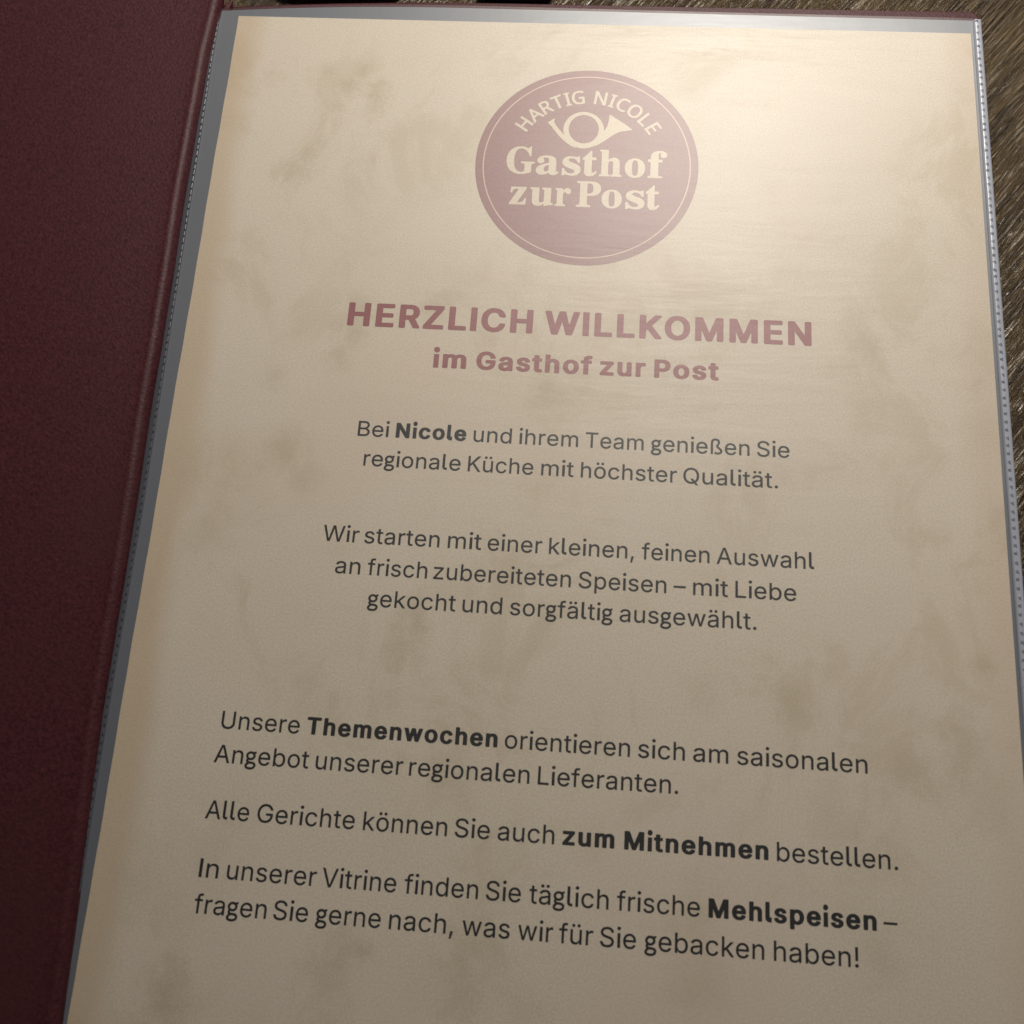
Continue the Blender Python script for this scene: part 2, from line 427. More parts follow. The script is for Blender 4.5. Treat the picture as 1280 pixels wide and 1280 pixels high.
# ------------------------------------------------------------------ lettering (glyph outlines in cap-height units)
# for each letter: its advance, then its closed outlines as x, y, x, y ... in thousandths of the cap height
FONT = {
    'r': {
        'A': [930, [25, -5, 36, -8, 163, -8, 168, -5, 261, 268, 272, 271, 645, 271, 654, 264, 748, -5, 754, -8, 881, -8, 888, -5, 889, 5, 536, 997, 527, 1008, 390, 1009, 378, 1005, 25, 5], [309, 402, 454, 865, 527, 632, 605, 405, 599, 399, 318, 399]],
        'B': [885, [108, -5, 119, -8, 474, -8, 574, 0, 637, 18, 692, 46, 737, 83, 772, 132, 794, 186, 804, 250, 800, 323, 786, 377, 756, 432, 719, 472, 674, 503, 622, 523, 655, 538, 692, 561, 719, 588, 743, 623, 757, 659, 764, 695, 766, 741, 762, 786, 748, 841, 719, 895, 677, 941, 628, 973, 592, 989, 555, 999, 483, 1008, 119, 1009, 108, 1005], [246, 121, 246, 443, 474, 445, 528, 440, 565, 428, 592, 413, 624, 386, 645, 359, 659, 332, 667, 305, 670, 268, 668, 241, 660, 214, 646, 189, 628, 167, 606, 150, 565, 132, 501, 122], [246, 573, 246, 879, 455, 879, 510, 875, 537, 868, 565, 856, 592, 836, 610, 814, 624, 786, 631, 759, 633, 732, 630, 695, 621, 668, 606, 641, 583, 614, 565, 601, 519, 579, 474, 570, 255, 570]],
        'G': [1007, [450, -18, 545, -21, 624, -9, 700, 18, 763, 56, 820, 109, 865, 173, 897, 246, 916, 337, 919, 500, 914, 509, 536, 510, 532, 500, 532, 391, 536, 384, 782, 382, 775, 318, 757, 264, 727, 212, 690, 173, 636, 138, 581, 120, 509, 113, 445, 120, 390, 138, 336, 171, 290, 216, 254, 271, 227, 337, 210, 418, 205, 527, 214, 609, 233, 682, 263, 746, 303, 800, 354, 843, 409, 871, 463, 884, 527, 887, 590, 876, 645, 853, 700, 809, 740, 755, 772, 680, 781, 677, 900, 677, 911, 682, 897, 746, 870, 809, 836, 864, 790, 914, 739, 955, 681, 986, 618, 1008, 545, 1020, 445, 1018, 363, 999, 327, 984, 281, 959, 218, 908, 190, 879, 159, 837, 116, 755, 91, 682, 73, 573, 70, 464, 83, 355, 112, 255, 154, 171, 210, 100, 239, 73, 281, 42, 363, 2]],
        'I': [355, [105, 0, 250, 0, 255, 9, 255, 991, 250, 1000, 105, 1000, 100, 991, 100, 9]],
        'K': [905, [108, -5, 119, -8, 237, -8, 243, -5, 245, 323, 374, 465, 383, 460, 704, -5, 710, -8, 855, -8, 861, -5, 862, 5, 856, 14, 475, 568, 855, 989, 861, 995, 860, 1005, 855, 1008, 701, 1009, 687, 1005, 353, 632, 246, 501, 243, 1005, 237, 1009, 119, 1009, 108, 1005]],
        'L': [764, [108, -5, 119, -8, 683, -8, 692, -8, 696, 5, 696, 114, 692, 119, 245, 123, 245, 995, 243, 1005, 237, 1009, 119, 1009, 110, 1006, 107, 995]],
        'Q': [1032, [758, -99, 772, -102, 890, -102, 899, -99, 900, -89, 780, 74, 839, 138, 875, 192, 906, 256, 933, 347, 944, 429, 947, 538, 934, 647, 914, 720, 878, 801, 827, 877, 775, 929, 708, 974, 627, 1007, 545, 1020, 509, 1022, 445, 1018, 363, 998, 281, 957, 236, 922, 209, 896, 175, 856, 145, 811, 103, 720, 90, 678, 77, 611, 69, 501, 78, 383, 102, 283, 138, 201, 179, 138, 236, 77, 305, 29, 336, 13, 390, -6, 481, -21, 572, -18, 627, -7, 672, 9, 681, 8], [445, 119, 390, 138, 354, 158, 327, 178, 281, 227, 248, 283, 226, 338, 211, 411, 205, 501, 211, 592, 227, 665, 249, 720, 282, 774, 327, 822, 372, 853, 427, 876, 490, 887, 554, 884, 590, 876, 627, 863, 681, 830, 727, 785, 763, 730, 790, 665, 806, 592, 813, 501, 807, 411, 791, 338, 770, 283, 738, 229, 700, 186, 600, 320, 463, 320, 460, 311, 463, 305, 593, 129, 572, 119, 527, 113, 490, 113]],
        'S': [867, [360, -22, 432, -26, 514, -19, 577, -4, 641, 24, 696, 64, 739, 114, 768, 169, 784, 233, 784, 305, 770, 369, 739, 423, 696, 468, 641, 505, 587, 530, 523, 552, 387, 591, 314, 619, 287, 635, 259, 657, 242, 678, 234, 696, 227, 733, 230, 769, 241, 800, 259, 827, 287, 852, 323, 873, 359, 885, 405, 892, 450, 892, 496, 886, 541, 870, 568, 855, 596, 832, 616, 805, 628, 778, 636, 742, 641, 735, 768, 737, 772, 742, 770, 769, 757, 823, 736, 869, 703, 914, 668, 947, 621, 978, 568, 1001, 505, 1017, 432, 1022, 359, 1016, 296, 1001, 227, 969, 177, 932, 138, 887, 109, 833, 95, 778, 93, 705, 107, 642, 132, 594, 177, 546, 223, 514, 287, 483, 505, 417, 568, 391, 614, 360, 632, 340, 645, 314, 651, 278, 648, 242, 635, 205, 614, 176, 577, 145, 541, 126, 496, 112, 450, 106, 405, 106, 359, 112, 314, 126, 277, 145, 250, 168, 228, 196, 213, 233, 207, 269, 196, 277, 77, 277, 68, 274, 65, 269, 71, 223, 87, 169, 115, 114, 150, 72, 187, 41, 241, 10, 305, -12]],
        'T': [870, [361, -5, 374, -8, 483, -8, 492, -8, 497, 5, 499, 877, 792, 879, 801, 885, 802, 895, 802, 995, 801, 1005, 792, 1009, 65, 1009, 54, 1005, 53, 895, 56, 882, 358, 877]],
        'U': [1001, [430, -21, 492, -25, 574, -18, 628, -6, 683, 16, 737, 49, 783, 88, 819, 134, 849, 188, 868, 243, 878, 316, 879, 998, 874, 1008, 746, 1008, 741, 998, 741, 334, 735, 288, 720, 243, 705, 216, 683, 186, 655, 160, 628, 142, 565, 117, 492, 110, 455, 112, 410, 121, 374, 134, 346, 150, 301, 189, 281, 216, 263, 252, 249, 298, 245, 343, 244, 998, 237, 1008, 110, 1007, 107, 998, 107, 334, 113, 270, 127, 216, 146, 170, 167, 134, 201, 91, 237, 58, 287, 25, 328, 5, 383, -12]],
        'V': [930, [383, -5, 390, -8, 527, -8, 536, -5, 889, 995, 888, 1005, 881, 1009, 754, 1009, 745, 1001, 538, 386, 463, 144, 454, 152, 381, 386, 167, 1005, 154, 1009, 36, 1009, 25, 1005, 27, 990]],
        'W': [1324, [289, -5, 299, -8, 436, -8, 446, -5, 618, 650, 654, 811, 690, 647, 862, -5, 872, -8, 1009, -8, 1017, -5, 1283, 995, 1281, 1006, 1154, 1009, 1144, 1005, 989, 386, 945, 191, 936, 179, 897, 350, 730, 1005, 718, 1009, 581, 1008, 575, 995, 420, 386, 372, 179, 363, 187, 323, 368, 163, 1005, 154, 1009, 27, 1006, 25, 995]],
        'a': [757, [253, -21, 335, -24, 372, -19, 408, -8, 444, 10, 472, 29, 494, 51, 517, 82, 520, 6, 521, -3, 526, -8, 635, -8, 644, -8, 649, -3, 649, 497, 646, 551, 639, 588, 616, 642, 581, 690, 535, 724, 472, 750, 408, 762, 353, 764, 290, 756, 226, 737, 181, 713, 135, 678, 99, 633, 72, 579, 71, 570, 81, 563, 190, 530, 199, 538, 226, 581, 267, 615, 317, 636, 381, 642, 426, 636, 462, 620, 490, 597, 510, 560, 516, 533, 518, 497, 512, 479, 499, 467, 462, 457, 272, 430, 190, 408, 146, 388, 117, 368, 90, 341, 68, 306, 54, 260, 51, 197, 59, 142, 77, 97, 108, 53, 144, 21, 190, -4], [272, 104, 244, 113, 217, 130, 199, 149, 188, 170, 183, 197, 185, 233, 192, 251, 208, 273, 244, 298, 290, 313, 444, 338, 517, 354, 518, 270, 513, 233, 496, 188, 472, 155, 435, 126, 390, 106, 326, 98]],
        'b': [824, [387, -21, 432, -24, 478, -22, 523, -13, 559, 1, 596, 21, 632, 49, 661, 79, 687, 116, 712, 161, 729, 207, 742, 261, 748, 307, 752, 370, 749, 425, 742, 479, 731, 525, 698, 607, 675, 643, 650, 673, 623, 699, 587, 725, 523, 752, 478, 762, 432, 764, 387, 761, 350, 752, 323, 740, 287, 716, 259, 689, 232, 652, 225, 661, 224, 670, 223, 1003, 214, 1009, 96, 1007, 93, 998, 93, -2, 105, -8, 214, -8, 220, -2, 223, 103, 260, 52, 296, 19, 341, -8], [378, 105, 341, 117, 305, 141, 278, 170, 251, 216, 235, 261, 225, 316, 222, 370, 226, 434, 235, 479, 250, 526, 270, 561, 301, 598, 332, 620, 368, 634, 405, 639, 450, 638, 496, 625, 527, 607, 559, 575, 585, 534, 603, 488, 614, 434, 618, 370, 615, 316, 604, 261, 588, 216, 568, 179, 537, 143, 505, 120, 468, 106, 423, 101]],
        'c': [770, [341, -21, 397, -25, 461, -19, 515, -4, 570, 22, 615, 57, 651, 98, 679, 143, 699, 198, 698, 207, 688, 211, 579, 239, 544, 170, 506, 132, 479, 117, 451, 107, 415, 101, 379, 100, 333, 109, 288, 131, 248, 170, 221, 216, 205, 261, 194, 316, 191, 379, 197, 443, 211, 498, 231, 543, 257, 579, 288, 608, 324, 628, 361, 637, 415, 639, 461, 630, 497, 613, 527, 588, 549, 561, 570, 515, 579, 506, 688, 535, 697, 543, 686, 579, 663, 625, 636, 661, 606, 691, 570, 717, 533, 736, 488, 752, 442, 761, 370, 763, 306, 753, 242, 728, 188, 691, 141, 643, 106, 588, 80, 525, 63, 452, 58, 370, 65, 279, 82, 207, 115, 135, 161, 74, 215, 28, 279, -5]],
        'd': [824, [322, -21, 370, -25, 406, -23, 470, -7, 506, 13, 533, 35, 588, 103, 590, -2, 597, -8, 706, -8, 716, -2, 716, 998, 712, 1007, 588, 1007, 585, 998, 585, 661, 579, 651, 533, 707, 506, 728, 470, 748, 433, 759, 388, 764, 351, 763, 306, 757, 270, 747, 233, 730, 175, 688, 149, 661, 122, 625, 88, 555, 73, 507, 64, 461, 58, 370, 67, 261, 90, 179, 107, 143, 133, 99, 161, 66, 188, 40, 224, 14, 251, 0, 288, -13], [342, 106, 306, 120, 273, 143, 242, 177, 221, 216, 205, 261, 194, 316, 191, 379, 196, 443, 207, 488, 224, 534, 246, 570, 271, 598, 306, 622, 342, 635, 388, 640, 424, 637, 461, 627, 498, 607, 533, 571, 556, 534, 575, 479, 584, 425, 586, 352, 581, 298, 569, 243, 551, 201, 525, 161, 497, 134, 461, 113, 424, 103, 388, 101]],
        'e': [785, [347, -21, 406, -25, 470, -19, 524, -6, 572, 16, 624, 52, 659, 88, 687, 134, 703, 179, 697, 187, 588, 215, 579, 214, 550, 161, 533, 143, 506, 123, 451, 103, 388, 100, 333, 110, 283, 134, 244, 170, 216, 216, 196, 279, 192, 316, 197, 324, 706, 324, 715, 334, 714, 425, 705, 498, 683, 570, 649, 634, 606, 684, 551, 724, 497, 747, 424, 763, 361, 763, 297, 751, 233, 725, 179, 685, 134, 634, 97, 570, 73, 498, 60, 425, 58, 343, 67, 261, 89, 188, 120, 125, 163, 70, 220, 25, 279, -4], [197, 443, 193, 452, 194, 461, 210, 516, 229, 552, 251, 581, 279, 606, 311, 625, 342, 635, 388, 640, 424, 638, 461, 629, 488, 615, 515, 594, 536, 570, 557, 534, 570, 498, 579, 452, 579, 443]],
        'f': [499, [148, -5, 162, -8, 271, -8, 276, -5, 278, 632, 281, 634, 435, 634, 442, 641, 442, 650, 440, 750, 435, 754, 281, 755, 278, 759, 280, 850, 287, 877, 298, 895, 326, 916, 353, 922, 381, 923, 437, 914, 470, 1023, 465, 1032, 444, 1039, 390, 1049, 326, 1048, 281, 1038, 230, 1014, 189, 977, 170, 950, 158, 923, 147, 868, 144, 756, 17, 754, 6, 750, 5, 650, 8, 637, 146, 632]],
        'g': [660, [215, -273, 286, -281, 359, -278, 423, -267, 486, -246, 523, -223, 559, -190, 585, -155, 608, -109, 620, -64, 622, -36, 616, 18, 606, 45, 590, 73, 550, 113, 495, 147, 441, 166, 232, 184, 203, 200, 195, 209, 194, 218, 197, 236, 214, 253, 250, 244, 295, 239, 341, 242, 405, 260, 459, 290, 483, 309, 514, 343, 534, 373, 550, 409, 563, 455, 566, 491, 560, 545, 550, 582, 533, 618, 545, 627, 597, 636, 600, 645, 600, 745, 595, 754, 532, 747, 441, 717, 432, 717, 377, 740, 332, 749, 286, 751, 250, 746, 214, 737, 168, 717, 123, 685, 78, 636, 54, 591, 41, 555, 35, 518, 35, 473, 40, 445, 57, 391, 77, 355, 99, 327, 77, 291, 67, 264, 63, 236, 62, 200, 74, 155, 86, 133, 107, 109, 102, 100, 59, 55, 27, 0, 10, -55, 13, -109, 33, -164, 51, -191, 77, -218, 123, -246, 159, -259], [259, -146, 214, -137, 168, -120, 148, -100, 141, -73, 152, -45, 169, -18, 250, 47, 414, 36, 456, 18, 485, -9, 490, -36, 484, -64, 468, -92, 441, -120, 414, -132, 368, -143, 314, -149], [286, 372, 259, 378, 232, 389, 196, 418, 178, 445, 171, 464, 167, 509, 183, 555, 214, 589, 259, 612, 286, 618, 314, 618, 359, 606, 405, 572, 417, 555, 429, 527, 433, 482, 418, 436, 385, 400, 341, 377, 314, 372]],
        'h': [797, [94, -5, 105, -8, 214, -8, 223, -5, 224, 450, 233, 514, 242, 541, 258, 568, 292, 605, 341, 630, 396, 638, 450, 632, 496, 610, 514, 593, 532, 569, 550, 523, 557, 459, 558, -5, 568, -8, 678, -8, 687, -5, 688, 5, 688, 495, 679, 568, 658, 632, 622, 686, 578, 725, 523, 751, 450, 764, 378, 759, 323, 741, 268, 705, 232, 662, 225, 668, 224, 677, 224, 995, 223, 1005, 214, 1009, 105, 1009, 96, 1006, 93, 995]],
        'i': [320, [86, 0, 232, 0, 235, 9, 235, 736, 232, 744, 95, 745, 86, 743, 85, 736], [136, 891, 177, 889, 214, 904, 238, 927, 255, 964, 256, 1000, 243, 1036, 217, 1064, 186, 1079, 150, 1082, 114, 1070, 84, 1045, 66, 1009, 64, 973, 76, 936, 99, 909]],
        'j': [333, [-25, -285, 4, -289, 58, -285, 95, -276, 131, -259, 158, -239, 186, -207, 203, -176, 215, -140, 223, -94, 224, -58, 224, 742, 222, 752, 213, 754, 104, 754, 95, 751, 91, -85, 80, -121, 58, -148, 31, -159, -14, -162, -26, -167], [123, 869, 158, 862, 195, 869, 222, 888, 241, 915, 247, 942, 243, 979, 222, 1012, 195, 1031, 167, 1038, 131, 1034, 99, 1015, 79, 988, 71, 951, 77, 918, 95, 890]],
        'k': [741, [94, -5, 105, -8, 214, -8, 223, -5, 224, 268, 287, 331, 296, 334, 554, -5, 568, -8, 705, -8, 716, -5, 714, 7, 395, 423, 400, 432, 687, 734, 693, 741, 692, 750, 687, 754, 541, 754, 232, 430, 228, 432, 224, 450, 224, 995, 223, 1005, 214, 1009, 105, 1009, 96, 1006, 93, 995]],
        'l': [420, [240, 9, 277, 5, 350, 4, 359, 8, 360, 145, 359, 153, 350, 154, 286, 155, 259, 160, 241, 173, 227, 200, 225, 1036, 214, 1040, 77, 1039, 76, 191, 93, 127, 123, 79, 150, 52, 186, 28]],
        'm': [1178, [94, -5, 105, -8, 214, -8, 223, -5, 224, 468, 230, 523, 250, 570, 287, 610, 332, 634, 378, 641, 423, 636, 467, 614, 496, 583, 512, 541, 515, 505, 517, -5, 523, -8, 641, -8, 647, 5, 647, 486, 652, 532, 671, 577, 705, 613, 750, 635, 796, 641, 841, 636, 887, 615, 916, 586, 932, 550, 938, 495, 939, -5, 950, -8, 1059, -8, 1068, -5, 1068, 532, 1062, 577, 1053, 614, 1037, 650, 1020, 677, 978, 721, 923, 751, 868, 765, 805, 766, 741, 752, 687, 724, 643, 686, 605, 633, 589, 668, 570, 695, 550, 718, 523, 739, 496, 753, 468, 762, 405, 767, 350, 757, 298, 732, 256, 695, 226, 659, 223, 649, 219, 750, 214, 754, 96, 752, 93, 741]],
        'n': [796, [94, -5, 105, -8, 214, -8, 223, -5, 224, 450, 233, 514, 242, 541, 258, 568, 292, 605, 341, 630, 396, 638, 450, 632, 496, 610, 514, 593, 532, 569, 550, 523, 557, 459, 558, -5, 568, -8, 678, -8, 687, -5, 688, 468, 684, 541, 672, 595, 648, 650, 614, 695, 578, 725, 532, 748, 487, 760, 432, 764, 378, 759, 332, 745, 287, 719, 251, 686, 223, 647, 220, 741, 214, 754, 105, 754, 94, 750]],
        'o': [807, [341, -21, 415, -24, 488, -13, 551, 12, 597, 42, 642, 86, 681, 143, 709, 207, 729, 288, 733, 398, 724, 479, 702, 552, 670, 616, 624, 673, 570, 717, 515, 744, 442, 761, 370, 763, 306, 753, 242, 728, 188, 691, 141, 643, 106, 588, 80, 525, 63, 452, 58, 370, 65, 279, 82, 207, 115, 135, 161, 74, 215, 28, 279, -5], [342, 106, 306, 120, 274, 143, 242, 178, 221, 216, 205, 261, 194, 316, 191, 379, 197, 443, 208, 488, 226, 534, 249, 570, 279, 601, 306, 619, 342, 633, 379, 639, 433, 637, 479, 623, 515, 599, 543, 570, 570, 526, 589, 470, 599, 416, 601, 352, 595, 298, 582, 243, 562, 198, 536, 161, 506, 133, 470, 113, 433, 103, 379, 100]],
        'p': [824, [94, -285, 105, -289, 214, -289, 223, -285, 224, 69, 227, 88, 232, 90, 261, 51, 287, 26, 341, -8, 405, -23, 487, -21, 523, -13, 559, 1, 623, 41, 675, 97, 711, 160, 736, 233, 749, 315, 749, 424, 737, 506, 712, 579, 668, 652, 614, 706, 559, 739, 505, 757, 459, 763, 405, 763, 359, 755, 323, 740, 286, 715, 258, 688, 223, 639, 221, 742, 218, 751, 205, 754, 105, 754, 95, 751], [378, 105, 341, 117, 305, 141, 278, 170, 252, 215, 236, 260, 226, 315, 222, 369, 226, 433, 234, 479, 250, 526, 275, 569, 300, 597, 332, 620, 367, 633, 405, 639, 450, 638, 487, 629, 523, 610, 556, 579, 581, 542, 600, 497, 613, 442, 618, 379, 615, 315, 604, 260, 588, 215, 568, 179, 536, 142, 505, 120, 468, 106, 423, 101]],
        'q': [824, [586, -285, 597, -289, 706, -289, 715, -285, 716, -276, 715, 749, 706, 754, 597, 754, 592, 751, 589, 742, 588, 640, 533, 707, 497, 734, 461, 751, 424, 760, 379, 764, 333, 762, 288, 753, 224, 725, 174, 688, 128, 633, 90, 560, 67, 479, 58, 397, 61, 306, 78, 215, 112, 133, 133, 99, 161, 66, 188, 40, 224, 14, 261, -4, 306, -18, 351, -24, 388, -24, 424, -20, 461, -11, 488, 2, 524, 27, 549, 51, 579, 92, 585, 79], [351, 104, 315, 115, 279, 138, 248, 169, 226, 206, 208, 251, 196, 306, 191, 369, 194, 424, 204, 479, 219, 524, 242, 565, 270, 596, 297, 617, 333, 632, 370, 639, 415, 638, 461, 627, 497, 607, 527, 579, 552, 542, 570, 497, 582, 442, 587, 379, 584, 315, 574, 260, 558, 215, 533, 172, 506, 142, 470, 118, 433, 105, 388, 101]],
        'r': [509, [94, -5, 105, -8, 214, -8, 223, -5, 224, 468, 233, 523, 245, 550, 264, 577, 287, 598, 314, 614, 341, 625, 378, 631, 468, 627, 472, 641, 472, 750, 468, 761, 387, 764, 359, 760, 323, 749, 296, 735, 267, 714, 241, 686, 223, 657, 220, 741, 214, 754, 105, 754, 94, 750]],
        's': [711, [288, -21, 345, -25, 409, -20, 463, -8, 518, 15, 563, 45, 600, 85, 622, 125, 636, 170, 638, 225, 628, 279, 604, 325, 572, 359, 527, 388, 483, 407, 318, 449, 272, 466, 237, 488, 219, 516, 215, 534, 216, 561, 222, 579, 234, 598, 272, 627, 327, 643, 390, 643, 418, 637, 443, 625, 480, 588, 509, 537, 618, 561, 625, 570, 610, 616, 590, 652, 562, 688, 536, 711, 500, 734, 463, 749, 427, 758, 363, 764, 300, 760, 245, 747, 200, 728, 163, 704, 127, 668, 100, 625, 86, 579, 82, 534, 89, 479, 109, 434, 145, 391, 181, 365, 236, 340, 445, 283, 481, 258, 500, 228, 503, 207, 500, 179, 492, 161, 477, 143, 454, 124, 427, 111, 363, 98, 300, 102, 272, 110, 245, 123, 227, 137, 209, 158, 181, 217, 63, 191, 63, 170, 81, 118, 104, 79, 128, 52, 161, 25, 200, 4, 245, -12]],
        't': [449, [272, -13, 326, -17, 371, -13, 408, -5, 413, 6, 390, 111, 381, 113, 317, 107, 281, 115, 268, 124, 256, 142, 248, 187, 248, 624, 253, 634, 390, 635, 396, 642, 396, 742, 390, 754, 253, 754, 248, 760, 248, 924, 245, 933, 126, 935, 116, 924, 116, 760, 108, 754, 8, 752, 5, 742, 5, 642, 8, 637, 17, 634, 114, 633, 116, 178, 125, 115, 144, 69, 174, 33, 217, 4]],
        'u': [797, [298, -15, 341, -18, 387, -16, 450, 2, 478, 15, 511, 40, 537, 67, 559, 99, 561, 4, 564, -6, 568, -8, 678, -8, 687, -6, 687, 751, 678, 754, 568, 754, 558, 749, 557, 294, 548, 231, 538, 204, 523, 177, 488, 140, 441, 116, 387, 107, 332, 113, 287, 135, 268, 151, 250, 175, 231, 222, 224, 285, 224, 749, 214, 754, 105, 754, 94, 749, 93, 267, 96, 213, 105, 167, 117, 131, 134, 94, 153, 67, 178, 41, 232, 5]],
        'v': [757, [305, -5, 310, -8, 429, -8, 438, -5, 715, 741, 710, 754, 583, 754, 574, 748, 413, 286, 374, 152, 365, 168, 333, 277, 167, 750, 156, 754, 38, 754, 27, 750, 29, 736]],
        'w': [1096, [256, -5, 266, -8, 375, -8, 385, -5, 494, 386, 538, 564, 548, 546, 602, 332, 697, -5, 711, -8, 820, -8, 825, -5, 1045, 741, 1044, 750, 1029, 754, 920, 754, 909, 750, 815, 405, 757, 171, 706, 386, 609, 750, 602, 754, 484, 754, 474, 750, 372, 368, 329, 191, 320, 185, 269, 395, 171, 750, 166, 754, 38, 752, 36, 741]],
        'z': [740, [73, -5, 84, -8, 639, -8, 652, -5, 653, 105, 653, 114, 648, 119, 266, 119, 253, 123, 639, 644, 642, 659, 642, 741, 639, 752, 93, 754, 85, 750, 84, 635, 93, 626, 466, 626, 470, 623, 74, 95]],
        'ß': [857, [452, -18, 528, -22, 592, -15, 655, 5, 701, 33, 737, 70, 763, 118, 774, 164, 775, 227, 762, 282, 731, 337, 692, 378, 583, 469, 564, 491, 553, 518, 552, 546, 559, 573, 616, 664, 631, 700, 637, 727, 640, 773, 637, 818, 626, 864, 610, 900, 590, 927, 564, 955, 528, 981, 501, 995, 428, 1017, 392, 1021, 346, 1021, 274, 1004, 246, 991, 201, 960, 169, 927, 150, 900, 136, 873, 118, 818, 112, 782, 107, 709, 107, 0, 110, -6, 119, -8, 228, -8, 237, -5, 240, 0, 240, 709, 244, 773, 260, 827, 287, 864, 328, 887, 383, 893, 428, 885, 474, 860, 498, 827, 510, 782, 509, 737, 501, 706, 483, 674, 440, 618, 423, 582, 418, 555, 418, 518, 430, 464, 450, 427, 481, 391, 583, 309, 619, 273, 636, 246, 643, 218, 642, 182, 628, 153, 601, 128, 565, 113, 519, 107, 465, 109, 419, 121, 365, 150, 355, 153, 349, 146, 306, 46, 306, 37, 328, 21, 365, 4, 410, -10]],
        'ä': [757, [253, -21, 335, -24, 372, -19, 408, -8, 444, 10, 472, 29, 494, 51, 517, 82, 520, 6, 521, -3, 526, -8, 635, -8, 644, -8, 649, -3, 649, 497, 646, 551, 639, 588, 616, 642, 581, 690, 535, 724, 472, 750, 408, 762, 353, 764, 290, 756, 226, 737, 181, 713, 135, 678, 99, 633, 72, 579, 71, 570, 81, 563, 190, 530, 199, 538, 226, 581, 267, 615, 317, 636, 381, 642, 426, 636, 462, 620, 490, 597, 510, 560, 516, 533, 518, 497, 512, 479, 499, 467, 462, 457, 272, 430, 190, 408, 146, 388, 117, 368, 90, 341, 68, 306, 54, 260, 51, 197, 59, 142, 77, 97, 108, 53, 144, 21, 190, -4], [272, 104, 244, 113, 217, 130, 199, 149, 188, 170, 183, 197, 185, 233, 192, 251, 208, 273, 244, 298, 290, 313, 444, 338, 517, 354, 518, 270, 513, 233, 496, 188, 472, 155, 435, 126, 390, 106, 326, 98], [189, 870, 217, 862, 253, 867, 281, 885, 302, 915, 308, 951, 300, 988, 281, 1015, 253, 1032, 217, 1037, 190, 1030, 162, 1010, 144, 980, 139, 951, 146, 915, 162, 889], [463, 870, 490, 862, 526, 867, 553, 884, 576, 915, 582, 951, 574, 988, 553, 1016, 526, 1033, 490, 1037, 462, 1029, 435, 1009, 418, 979, 413, 942, 420, 915, 438, 888]],
        'ö': [807, [341, -21, 415, -24, 488, -13, 551, 12, 597, 42, 642, 86, 681, 143, 709, 207, 729, 288, 733, 398, 724, 479, 702, 552, 670, 616, 624, 673, 570, 717, 515, 744, 442, 761, 370, 763, 306, 753, 242, 728, 188, 691, 141, 643, 106, 588, 80, 525, 63, 452, 58, 370, 65, 279, 82, 207, 115, 135, 161, 74, 215, 28, 279, -5], [342, 106, 306, 120, 274, 143, 242, 178, 221, 216, 205, 261, 194, 316, 191, 379, 197, 443, 208, 488, 226, 534, 249, 570, 279, 601, 306, 619, 342, 633, 379, 639, 433, 637, 479, 623, 515, 599, 543, 570, 570, 526, 589, 470, 599, 416, 601, 352, 595, 298, 582, 243, 562, 198, 536, 161, 506, 133, 470, 113, 433, 103, 379, 100], [222, 870, 251, 862, 288, 867, 315, 885, 336, 916, 343, 952, 334, 988, 315, 1015, 288, 1032, 251, 1037, 224, 1030, 197, 1010, 179, 980, 174, 952, 180, 916, 197, 889], [496, 870, 524, 862, 561, 867, 588, 883, 610, 916, 617, 952, 608, 988, 588, 1016, 561, 1033, 524, 1037, 497, 1029, 470, 1008, 452, 979, 448, 943, 454, 916, 470, 891]],
        'ü': [797, [298, -15, 341, -18, 387, -16, 450, 2, 478, 15, 511, 40, 537, 67, 559, 99, 561, 4, 564, -6, 568, -8, 678, -8, 687, -6, 687, 751, 678, 754, 568, 754, 558, 749, 557, 294, 548, 231, 538, 204, 523, 177, 488, 140, 441, 116, 387, 107, 332, 113, 287, 135, 268, 151, 250, 175, 231, 222, 224, 285, 224, 749, 214, 754, 105, 754, 94, 749, 93, 267, 96, 213, 105, 167, 117, 131, 134, 94, 153, 67, 178, 41, 232, 5], [225, 867, 259, 862, 287, 869, 314, 888, 334, 922, 338, 958, 331, 985, 313, 1013, 296, 1026, 278, 1034, 241, 1036, 214, 1027, 187, 1004, 173, 976, 169, 940, 177, 913, 196, 885], [499, 867, 532, 862, 568, 873, 593, 894, 608, 922, 612, 958, 605, 985, 587, 1013, 559, 1031, 523, 1037, 496, 1031, 468, 1012, 450, 985, 443, 949, 451, 913, 470, 885]],
        '.': [373, [155, -13, 190, -17, 226, -6, 253, 17, 272, 50, 276, 87, 267, 123, 244, 154, 226, 168, 208, 175, 172, 178, 135, 167, 107, 141, 90, 105, 88, 69, 99, 32, 126, 1]],
        ',': [373, [65, -239, 76, -243, 158, -243, 167, -239, 267, 133, 267, 144, 258, 148, 131, 148, 122, 142]],
        '–': [682, [-6, 365, 5, 361, 668, 361, 674, 374, 674, 483, 668, 489, 659, 489, 5, 489, -7, 483]],
        '!': [389, [160, -13, 195, -17, 231, -6, 259, 17, 277, 50, 281, 87, 272, 123, 250, 154, 231, 167, 213, 175, 177, 178, 141, 166, 113, 141, 95, 105, 93, 69, 104, 32, 131, 1], [121, 314, 131, 307, 241, 307, 251, 314, 259, 996, 257, 1005, 250, 1009, 122, 1009, 115, 1005, 113, 998]],
    },
    'b': {
